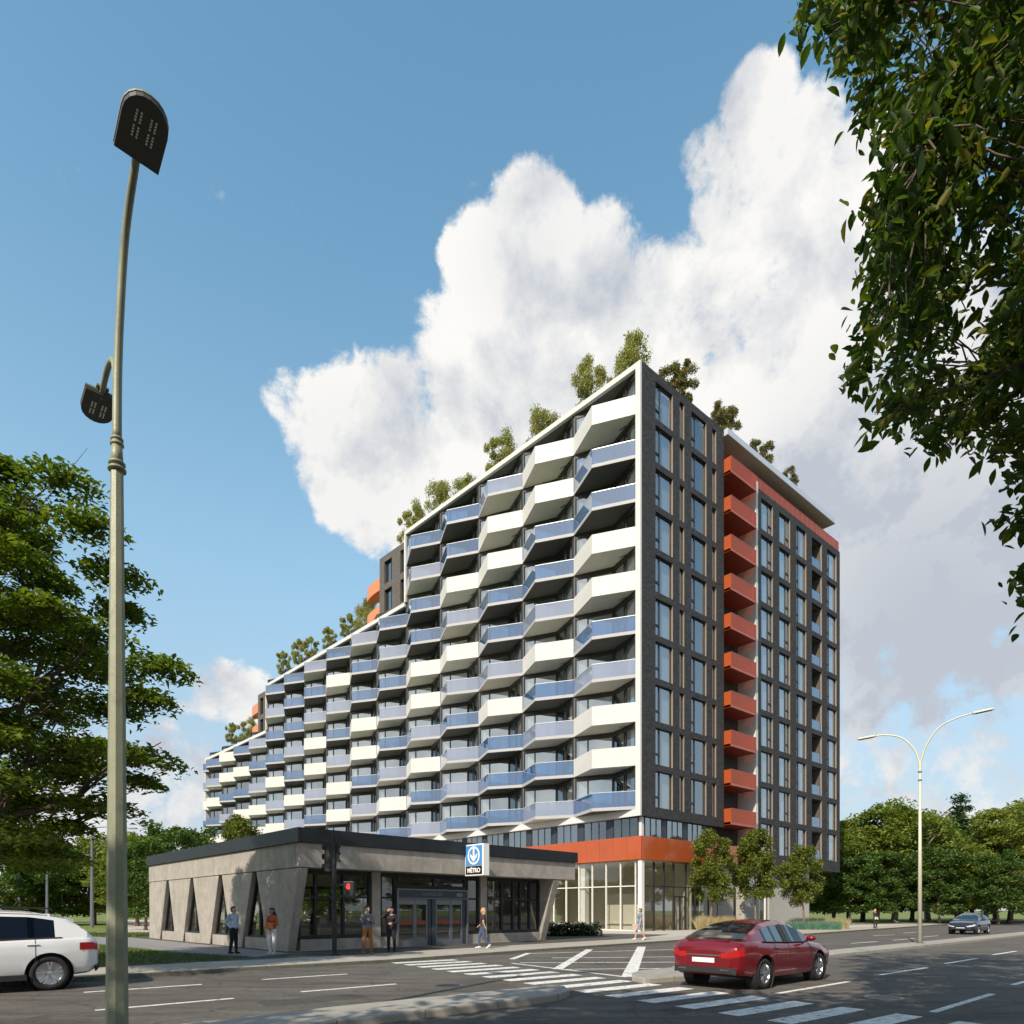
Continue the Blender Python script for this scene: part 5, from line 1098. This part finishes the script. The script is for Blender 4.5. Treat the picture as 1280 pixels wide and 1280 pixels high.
    # wheels
    for wx in wb:
        for s in (-1, 1):
            w = prof(wx)[0]; MB().lathe([(.001, -s * .22), (wr + .071, -s * .22), (wr + .071, s * .03)], 28, 'Y', (wx, s * (w - .05), wr)).build('wheel_well', M['plastic'], root)
            wl = MB().lathe([(wr - .12, -.10), (wr - .02, -.105), (wr, -.07), (wr, .07), (wr - .02, .105), (wr - .12, .10)], 36, 'Y', closed=True)
            t = wl.build('wheel', M['rubber'], root, (wx, s * (w - .13), wr), smooth=True)
            r = MB().lathe([(wr - .10, -.10 * s), (wr - .10, .095 * s), (wr - .125, .10 * s), (wr - .14, .06 * s), (.04, .03 * s), (.001, .03 * s)], 36, 'Y')
            for q in range(5):
                a = 2 * math.pi * q / 5 + .3; c, d = math.cos(a), math.sin(a)
                for e in (-.16, .16):
                    c2, d2 = math.cos(a + e), math.sin(a + e); r.bar((.05 * c, .085 * s, .05 * d), ((wr - .12) * c2, .09 * s, (wr - .12) * d2), .035)
            r.lathe([(.001, .105 * s), (.055, .10 * s), (.06, .03 * s)], 16, 'Y'); r.build('rim', M['alloy'], t)
    for s in (-1, 1):
        w = prof(c_p - .15)[0]; zz = prof(c_p)[1]
        mm = MB().ellipsoid((c_p - .08, s * (w + .09), zz + .10), (.09, .11, .075), 12); mm.bar((c_p - .05, s * (w - .06), zz + .02), (c_p - .06, s * (w + .03), zz + .07), .05); mm.build('mirror', paint, root, smooth=True)
        for hx in (b_p + .35, (b_p + c_p) / 2 + .35): MB().tube([(hx, s * (prof(hx)[0] * .972 + .012), prof(hx)[1] - .12), (hx + .2, s * (prof(hx + .2)[0] * .972 + .012), prof(hx + .2)[1] - .12)], .016, 6).build('door_handle', paint, root)
    return root, prof
def on_body(m, prof, x, y, z): m
def end_panel(root, prof, name, mat_, xend, sign, y0, y1, zf0, zf1, lift=.012, steps=8, xin=0.0):
    """a curved patch hugging the nose (sign 1) or tail (-1): swept over y, heights as shares of the body height there"""
    pts = []
    xs = [xend - sign * .9 * (i / 500) ** 1.3 for i in range(501)]
    def x_of(y):
        for x in xs:
            if prof(x)[0] * .985 >= abs(y): return x
        return xs[-1]
    mb = MB()
    rows = []
    for i in range(steps + 1):
        y = y0 + (y1 - y0) * i / steps; x = x_of(y) + sign * lift; w, zb_, z0 = prof(x - sign * .05); h = zb_ - z0; y *= 1.03
        rows.append((x, y, z0 + h * zf0, z0 + h * zf1))
    for a, b in zip(rows, rows[1:]):
        d = sign * -.03
        mb.add([(a[0], a[1], a[2]), (b[0], b[1], b[2]), (b[0], b[1], b[3]), (a[0], a[1], a[3]), (a[0] + d, a[1], a[2]), (b[0] + d, b[1], b[2]), (b[0] + d, b[1], b[3]), (a[0] + d, a[1], a[3])], [(0, 1, 2, 3), (4, 7, 6, 5), (0, 4, 5, 1), (3, 2, 6, 7)])
    return mb.build(name, mat_, root, smooth=False)
road_dir = math.atan2(.70, .715)
# red saloon driving away
low = [(-2.36, .60, .80, .42), (-2.30, .78, .93, .36), (-2.15, .865, 1.02, .30), (-1.7, .905, 1.04, .24), (-1.0, .92, 1.00, .20), (0, .925, .97, .19), (.9, .92, .95, .20), (1.5, .905, .90, .22), (2.0, .85, .80, .26), (2.25, .74, .70, .32), (2.36, .56, .60, .38)]
roof = [(-2.02, 1.05), (-1.55, 1.25), (-1.0, 1.42), (-.45, 1.475), (.05, 1.47), (.45, 1.38), (1.25, .97)]
pr_ = G(957, 1236, RZ); pf_ = G(1033, 1221.5, RZ); rdr = math.atan2(pf_.y - pr_.y, pf_.x - pr_.x)
hd_r = R(42.5); fx = Vector((math.cos(hd_r), math.sin(hd_r), 0)); lx = Vector((-fx.y, fx.x, 0))
rc_loc = G(955, 1236.5, RZ) + fx * 1.36 + lx * .86
rcar, rp = car('dark red saloon car driving away past the crosswalk', 'car', rc_loc, hd_r, M['car_red'], low, roof, (-1.36, 1.40), .335, (-1.05, -1.30, .72, .30))
for s in (-1, 1): end_panel(rcar, rp, 'tail_light', M['tail'], -2.36, -1, s * .40, s * .83, .62, .84)
end_panel(rcar, rp, 'tail_trim', M['chrome'], -2.36, -1, -.39, .39, .70, .75); end_panel(rcar, rp, 'number_plate', M['plate'], -2.36, -1, -.26, .26, .42, .62, .016, 2)
end_panel(rcar, rp, 'bumper', M['plastic'], -2.36, -1, -.72, .72, -.02, .22, .02); 
for s in (-1, 1): end_panel(rcar, rp, 'exhaust', M['chrome'], -2.36, -1, s * .40, s * .60, .04, .13, .035, 2)
for s in (-1, 1): end_panel(rcar, rp, 'headlight', M['head'], 2.36, 1, s * .42, s * .80, .55, .8)
MB().box(-2.20, -2.05, -.5, .5, 1.045, 1.075).build('boot_lip', M['car_red'], rcar)
# white suv driving towards the left
low = [(-2.34, .62, .92, .46), (-2.28, .80, 1.05, .40), (-2.1, .89, 1.12, .32), (-1.5, .935, 1.11, .27), (0, .945, 1.07, .24), (1.0, .94, 1.06, .25), (1.6, .92, 1.02, .27), (2.05, .86, .93, .30), (2.28, .76, .80, .36), (2.38, .58, .68, .44)]
roof = [(-2.22, 1.13), (-2.0, 1.36), (-1.7, 1.55), (-1.0, 1.68), (-.2, 1.715), (.25, 1.66), (.6, 1.52), (1.35, 1.08)]
hd_w = R(42.5 + 180); fx = Vector((math.cos(hd_w), math.sin(hd_w), 0)); lx = Vector((-fx.y, fx.x, 0))
wl_ = G(62, 1238, RZ) + fx * 1.40 - lx * .88
wcar, wp = car('white suv driving past behind the foreground lamp post', 'car', wl_, hd_w, M['car_white'], low, roof, (-1.40, 1.42), .365, (-1.5, -1.55, .80, .36))
for s in (-1, 1): end_panel(wcar, wp, 'tail_light', M['tail'], -2.34, -1, s * .46, s * .885, .66, .86, steps=12); end_panel(wcar, wp, 'headlight', M['head'], 2.38, 1, s * .42, s * .8, .6, .82)
end_panel(wcar, wp, 'bumper', M['plastic'], -2.34, -1, -.80, .80, -.02, .16, .02)
MB().slab([Vector((-1.90, -.46, 1.43)), Vector((-1.45, -.50, 1.55)), Vector((-1.45, .50, 1.55)), Vector((-1.90, .46, 1.43))], (0, 0, .075)).build('spoiler', M['car_white'], wcar)
for s in (-1, 1): MB().tube([(-1.5, s * .56, 1.70), (-1.4, s * .57, 1.745), (0, s * .57, 1.755), (.1, s * .56, 1.72)], .018, 6).build('roof_rail', M['plastic'], wcar)
for s in (-1, 1): MB().box(-1.0, 1.0, s * .93 - .02, s * .93 + .02, .245, .36).build('sill', M['plastic'], wcar)
# dark car coming on the far carriageway
low = [(-2.25, .60, .85, .42), (-2.15, .80, .98, .34), (-1.7, .89, 1.02, .26), (0, .905, .98, .2), (.9, .90, .96, .22), (1.6, .89, .90, .24), (2.05, .82, .80, .27), (2.25, .66, .68, .34), (2.32, .50, .58, .4)]
roof = [(-2.1, 1.02), (-1.75, 1.30), (-1.3, 1.45), (-.6, 1.51), (0, 1.50), (.4, 1.40), (1.2, .98)]
hd_d = R(42.0 + 180); dcar, dp = car('dark blue hatchback approaching on the far carriageway', 'car', G(1212, 1167.2, RZ), hd_d, M['car_dark'], low, roof, (-1.30, 1.36), .33, (-1.55, -1.45, .70, .28))
for s in (-1, 1): end_panel(dcar, dp, 'headlight', M['head'], 2.32, 1, s * .36, s * .80, .62, .86, steps=10); end_panel(dcar, dp, 'tail_light', M['tail'], -2.25, -1, s * .45, s * .8, .6, .85)
end_panel(dcar, dp, 'number_plate', M['plate'], 2.32, 1, -.26, .26, .30, .48, .02, 2); end_panel(dcar, dp, 'grille', M['plastic'], 2.32, 1, -.34, .34, .52, .74, .014, 4); end_panel(dcar, dp, 'bumper', M['plastic'], 2.32, 1, -.6, .6, -.02, .22, .018)

# ================================================================== PEOPLE
SK = {k: mat('skin_' + k, c, .55) for k, c in dict(light=(.52, .32, .22), mid=(.36, .20, .13), dark=(.17, .085, .05)).items()}
CL = lambda n, c: mat(n, c, .85, var=.12, scale=9)
HAIRM = dict(black=mat('black_hair', (.012, .010, .009), .5), brown=mat('brown_hair', (.05, .028, .016), .5), blond=mat('blond_hair', (.52, .30, .11), .5))
EYEM = mat('eye_dark', (.02, .015, .012), .2); LIPM = mat('lips', (.30, .10, .09), .5)
BASEJ = dict(pelvis=(0, 0, .96), waist=(0, .005, 1.10), chest=(0, .0, 1.30), neck=(0, .012, 1.47), head=(0, -.005, 1.62),
             shR=(-.175, .01, 1.425), elR=(-.225, .03, 1.14), wrR=(-.235, -.05, .90), shL=(.175, .01, 1.425), elL=(.225, .03, 1.14), wrL=(.235, -.05, .90),
             hiR=(-.088, 0, .94), knR=(-.098, -.015, .51), anR=(-.10, .02, .09), hiL=(.088, 0, .94), knL=(.098, -.015, .51), anL=(.10, .02, .09))
def remesh(mb, name, mat_, parent, vox, smooth=2):
    o = mb.build(name, mat_, parent); m = o.modifiers.new('r', 'REMESH'); m.mode = 'VOXEL'; m.voxel_size = vox
    if smooth: k = o.modifiers.new('s', 'SMOOTH'); k.iterations = smooth; k.factor = .5
    apply_mods(o); o.data.materials.clear(); o.data.materials.append(mat_); o.data.polygons.foreach_set('use_smooth', [True] * len(o.data.polygons)); return o
def person(label, loc, rz, height, pose, skin, hair, longhair, top, bottom, shoes, female=False, sleeve=True, dress=False, curl=.5):
    root = thing('person', label, 'person', loc, rz); s = height / 1.76; root.scale = (s, s, s)
    J = {k: Vector(v) for k, v in BASEJ.items()}
    for k, v in pose.items():
        if k in J: J[k] = Vector(v)
    sw = .9 if female else 1.0
    for k in ('shR', 'shL', 'elR', 'elL'):
        if k not in pose: J[k].x *= sw
    hr = J['head']; m = MB()
    m.capsule(J['pelvis'] + Vector((-.05, 0, 0)), J['pelvis'] + Vector((.05, 0, 0)), .115, .115); m.capsule(J['pelvis'], J['waist'], .125, .105 if female else .118)
    m.capsule(J['waist'], J['chest'], .108, .125 * sw); m.capsule(J['chest'] + Vector((-.07 * sw, 0, .04)), J['chest'] + Vector((.07 * sw, 0, .04)), .105, .105)
    m.capsule(J['shR'], J['neck'] - Vector((0, 0, .05)), .062, .07); m.capsule(J['shL'], J['neck'] - Vector((0, 0, .05)), .062, .07); m.capsule(J['neck'] - Vector((0, 0, .04)), J['head'] - Vector((0, -.01, .06)), .058, .052)
    for q in 'RL':
        m.capsule(J['sh' + q], J['el' + q], .052, .040); m.capsule(J['el' + q], J['wr' + q], .040, .026); m.capsule(J['hi' + q], J['kn' + q], .082, .055); m.capsule(J['kn' + q], J['kn' + q].lerp(J['an' + q], .35), .054, .056); m.capsule(J['kn' + q].lerp(J['an' + q], .35), J['an' + q], .056, .036)
        kn, an = J['kn' + q], J['an' + q]; sh = (an - kn).normalized(); toe = pose.get('toe' + q); fd = Vector(toe) if toe else Vector((0, -1, 0)); fd = (fd - sh * fd.dot(sh) * .6).normalized() if toe else fd
        J['to' + q] = an + fd * .15 + Vector((0, 0, -.055)); J['he' + q] = an - fd * .04 + Vector((0, 0, -.045))
        # hand: palm, thumb, four bent fingers
        el, wr = J['el' + q], J['wr' + q]; fw = (wr - el).normalized(); side = fw.cross(Vector((0, -1, 0.2))); side = side.normalized() if side.length > .1 else Vector((1, 0, 0)); nrm = fw.cross(side).normalized()
        palm = wr + fw * .075; m.capsule(wr + side * .012, palm + side * .022, .024, .017); m.capsule(wr - side * .012, palm - side * .022, .024, .017)
        bend = -nrm if pose.get('flip' + q) else nrm
        for i, (o_, L) in enumerate(((-.030, .062), (-.010, .072), (.011, .068), (.031, .054))):
            a = palm + side * o_; b = a + fw * L * .5 + bend * .012; c = b + (fw * (1 - curl) + bend * curl).normalized() * L * .5; m.capsule(a, b, .0095, .009, 6); m.capsule(b, c, .009, .008, 6)
        th = wr + fw * .02 - side * .028; b = th + (fw * .7 - side * .6).normalized() * .04; m.capsule(th, b, .013, .011, 6); m.capsule(b, b + (fw * .9 + bend * .4).normalized() * .03, .011, .009, 6)
    yaw = Matrix.Rotation(R(pose.get('yaw', 0)), 3, 'Z') @ Matrix.Rotation(R(pose.get('nod', 0)), 3, 'X')
    H = lambda x, y, z: hr + yaw @ Vector((x, y, z))
    def hc(a, b, ra, rb, n=10): m.capsule(H(*a), H(*b), ra, rb, n)
    hc((0, .02, .045), (0, -.01, .045), .088, .084); hc((0, -.005, .02), (0, -.045, -.045), .074, .048); hc((0, -.06, -.055), (0, -.068, -.062), .034, .03); hc((-.03, -.03, .0), (.03, -.03, .0), .055, .055)
    hc((0, -.09, .035), (0, -.108, -.002), .010, .016, 8); hc((-.012, -.098, -.008), (.012, -.098, -.008), .010, .010, 6); hc((-.02, -.086, -.045), (.02, -.086, -.045), .010, .010, 6)
    for sx in (-1, 1): hc((sx * .082, .012, .03), (sx * .086, .02, -.015), .014, .010, 6)
    remesh(m, 'body', SK[skin], root, .0075, 2)
    for sx in (-1, 1): MB().ellipsoid(tuple(H(sx * .030, -.083, .032)), (.012, .008, .007), 8).build('eye', EYEM, root)
    MB().capsule(H(-.02, -.095, -.045), H(.02, -.095, -.045), .006, .006, 6).build('mouth', LIPM, root)
    h = MB()
    h.capsule(H(0, .034, .058), H(0, .0, .082), .094, .080); h.capsule(H(0, .052, .02), H(0, .055, -.03), .080, .06)
    if longhair:
        d = longhair; h.capsule(H(-.05, .05, .0), H(-.065, .055, -d), .055, .035); h.capsule(H(.05, .05, .0), H(.065, .055, -d), .055, .035); h.capsule(H(0, .07, .0), H(0, .075, -d), .06, .045)
    remesh(h, 'hair', HAIRM[hair], root, .011, 1)
    # trousers
    t = MB()
    if bottom:
        e = .016; lo = .93
        t.capsule(J['pelvis'] + Vector((-.05, 0, .0)), J['pelvis'] + Vector((.05, 0, .0)), .128, .128); t.capsule(J['pelvis'], J['pelvis'].lerp(J['waist'], .5), .13, .122)
        for q in 'RL':
            k = J['kn' + q]; a = k.lerp(J['an' + q], lo); t.capsule(J['hi' + q], k, .098, .066 + e * .4); t.capsule(k, k.lerp(J['an' + q], .35), .068, .066); t.capsule(k.lerp(J['an' + q], .35), a, .066, .052)
        remesh(t, 'trousers', bottom, root, .011, 2)
    # top
    t = MB(); f = 1.13
    t.capsule(J['pelvis'] + Vector((-.05, 0, .04)), J['pelvis'] + Vector((.05, 0, .04)), .132 if not dress else .14, .132 if not dress else .14); t.capsule(J['pelvis'] + Vector((0, 0, .03)), J['waist'], .142, .126); t.capsule(J['waist'], J['chest'], .126, .138 * sw)
    t.capsule(J['chest'] + Vector((-.075 * sw, 0, .04)), J['chest'] + Vector((.075 * sw, 0, .04)), .116, .116); t.capsule(J['shR'], J['neck'] - Vector((0, 0, .055)), .070, .066); t.capsule(J['shL'], J['neck'] - Vector((0, 0, .055)), .070, .066)
    if dress: t.tube([J['pelvis'] + Vector((0, 0, .1)), J['pelvis'] + Vector((0, 0, -.12)), (J['knR'] + J['knL']) / 2 + Vector((0, 0, .06))], [.12, .165, .185], 16)
    for q in 'RL':
        if sleeve: t.capsule(J['sh' + q], J['el' + q], .066, .054); t.capsule(J['el' + q], J['el' + q].lerp(J['wr' + q], .93), .054, .038)
        else: t.capsule(J['sh' + q], J['sh' + q].lerp(J['el' + q], .55), .066, .058)
    if female: t.capsule(J['chest'] + Vector((-.065, -.085, .0)), J['chest'] + Vector((.065, -.085, .0)), .058, .058)
    remesh(t, 'dress' if dress else 'shirt', top, root, .011, 2)
    for q in 'RL':
        z = MB(); z.capsule(J['he' + q] + Vector((0, 0, .0)), J['to' + q], .042, .034); z.capsule(J['an' + q], J['he' + q].lerp(J['to' + q], .35), .048, .042)
        remesh(z, 'shoe', shoes, root, .011, 1)
    return root
gpz = lambda px, py: G(px, py, .006)
p1 = person('man in pale blue shirt and black trousers, hand in pocket, before the wall fins', gpz(292, 1192), R(66), 1.74,
       dict(elR=(-.25, .13, 1.16), wrR=(-.16, .0, .97), elL=(.22, .06, 1.14), wrL=(.20, -.05, .92), waist=(0, -.02, 1.10), yaw=5, anR=(-.12, .05, .09), anL=(.10, -.03, .09)), 'light', 'black', 0, CL('pale_blue_shirt', (.42, .52, .70)), CL('black_trousers', (.012, .012, .014)), CL('black_shoes', (.012, .012, .012)))
p2 = person('woman in rust jacket and white trousers looking at her phone', gpz(340, 1193), R(-14), 1.68,
       dict(elR=(-.22, -.02, 1.14), wrR=(-.06, -.23, 1.20), elL=(.22, .0, 1.14), wrL=(.07, -.22, 1.18), nod=14, yaw=-24, hiR=(-.085, 0, .94), knR=(-.12, -.06, .52), anR=(-.08, .02, .09), knL=(.11, -.02, .51), anL=(.06, .06, .09), flipR=1, flipL=1), 'mid', 'black', .22, CL('rust_jacket', (.42, .10, .03)), CL('white_trousers', (.66, .65, .68)), CL('white_shoes', (.6, .6, .6)), female=True)
bg_ = bevel(MB().box(-.17, .15, -.27, -.14, .93, 1.12).build('handbag', CL('tan_leather', (.55, .22, .06)), None), .03, 3)
bg_.location = p2.location; bg_.rotation_euler = p2.rotation_euler; tag(bg_, 'tan leather handbag on the hip of the woman in rust', 'bag')
st_ = MB().tube([(-.12, -.2, 1.11), (-.05, -.17, 1.3), (.08, -.06, 1.46), (.15, .03, 1.5), (.12, .12, 1.3)], .012, 6).build('strap', CL('dark_strap', (.05, .03, .02)), bg_)
p3 = person('man in grey jacket and brown trousers holding a phone to his ear', gpz(459, 1193), R(38), 1.75,
       dict(elR=(-.24, -.10, 1.17), wrR=(-.12, -.16, 1.52), elL=(.21, -.10, 1.15), wrL=(-.02, -.23, 1.26), yaw=8, knR=(-.13, -.03, .51), anR=(-.16, .0, .09), knL=(.13, -.02, .51), anL=(.17, .0, .09), flipR=1), 'light', 'black', 0, CL('grey_jacket', (.11, .125, .155)), CL('brown_trousers', (.24, .10, .03)), CL('brown_shoes', (.30, .12, .05)))
p4 = person('person all in black raising one arm beside the doors', gpz(489, 1190.5), R(8), 1.72,
       dict(elR=(-.32, -.06, 1.36), wrR=(-.12, -.13, 1.60), elL=(.23, -.02, 1.14), wrL=(.03, -.23, 1.13), yaw=-20, flipR=1, knL=(.12, -.02, .51), anL=(.13, .0, .09)), 'light', 'black', .12, CL('black_coat', (.014, .013, .016)), CL('black_jeans', (.010, .010, .012)), CL('black_boots', (.012, .012, .012)), female=True)
p5 = person('blond woman in dark top and blue jeans walking past the station glass', gpz(604, 1185.5), R(-80), 1.70,
       dict(elR=(-.2, .06, 1.14), wrR=(-.2, -.16, .98), elL=(.2, -.02, 1.14), wrL=(.2, .06, .92), knR=(-.08, -.16, .52), anR=(-.08, -.16, .09), knL=(.08, .02, .50), anL=(.08, .26, .17), toeL=(0, -.7, -.7)), 'light', 'blond', .24, CL('dark_top', (.055, .035, .03)), CL('blue_jeans', (.06, .085, .16)), CL('white_trainers', (.7, .68, .65)), female=True, sleeve=False)
p6 = person('woman in blue grey dress walking at the tower corner', gpz(800, 1175), R(-78), 1.70,
       dict(elR=(-.2, .08, 1.14), wrR=(-.22, .10, .88), elL=(.2, -.03, 1.14), wrL=(.22, -.10, .9), knR=(-.08, -.16, .52), anR=(-.08, -.26, .10), knL=(.08, .06, .50), anL=(.08, .24, .15), toeL=(0, -.75, -.6)), 'light', 'brown', .06, CL('blue_grey_dress', (.17, .23, .28)), None, CL('pale_shoes', (.7, .66, .6)), female=True, sleeve=False, dress=True)
tb_ = bevel(MB().box(-.06, .06, -.16, .16, .52, .84).build('tote_bag', CL('beige_tote', (.58, .42, .32))), .02, 2); tb_.location = p6.location + Vector((-.27, -.06, .0)); tb_.rotation_euler = (0, 0, R(-78)); tag(tb_, 'beige tote bag carried by the woman in the grey dress', 'bag')
MB().tube([(0, -.08, .84), (0, -.05, .95), (0, .05, .95), (0, .08, .84)], .01, 6).build('handle', CL('beige_handle', (.5, .36, .26)), tb_)
p7 = person('distant person in dark top on the pavement by the park', G(1094, 1160.5, .0), R(10), 1.72, dict(knL=(.09, -.08, .52), elR=(-.2, -.08, 1.15), wrR=(-.1, -.2, 1.02)), 'light', 'blond', .12, CL('charcoal_top', (.03, .025, .03)), CL('dark_leggings', (.02, .02, .022)), CL('dark_shoes', (.02, .02, .02)), female=True)
b7 = bevel(MB().box(-.17, .12, -.22, -.12, .80, 1.02).build('shoulder_bag', CL('white_canvas', (.6, .58, .52))), .02, 2); b7.location = p7.location; b7.rotation_euler = p7.rotation_euler; tag(b7, 'white canvas bag held by the distant person', 'bag')
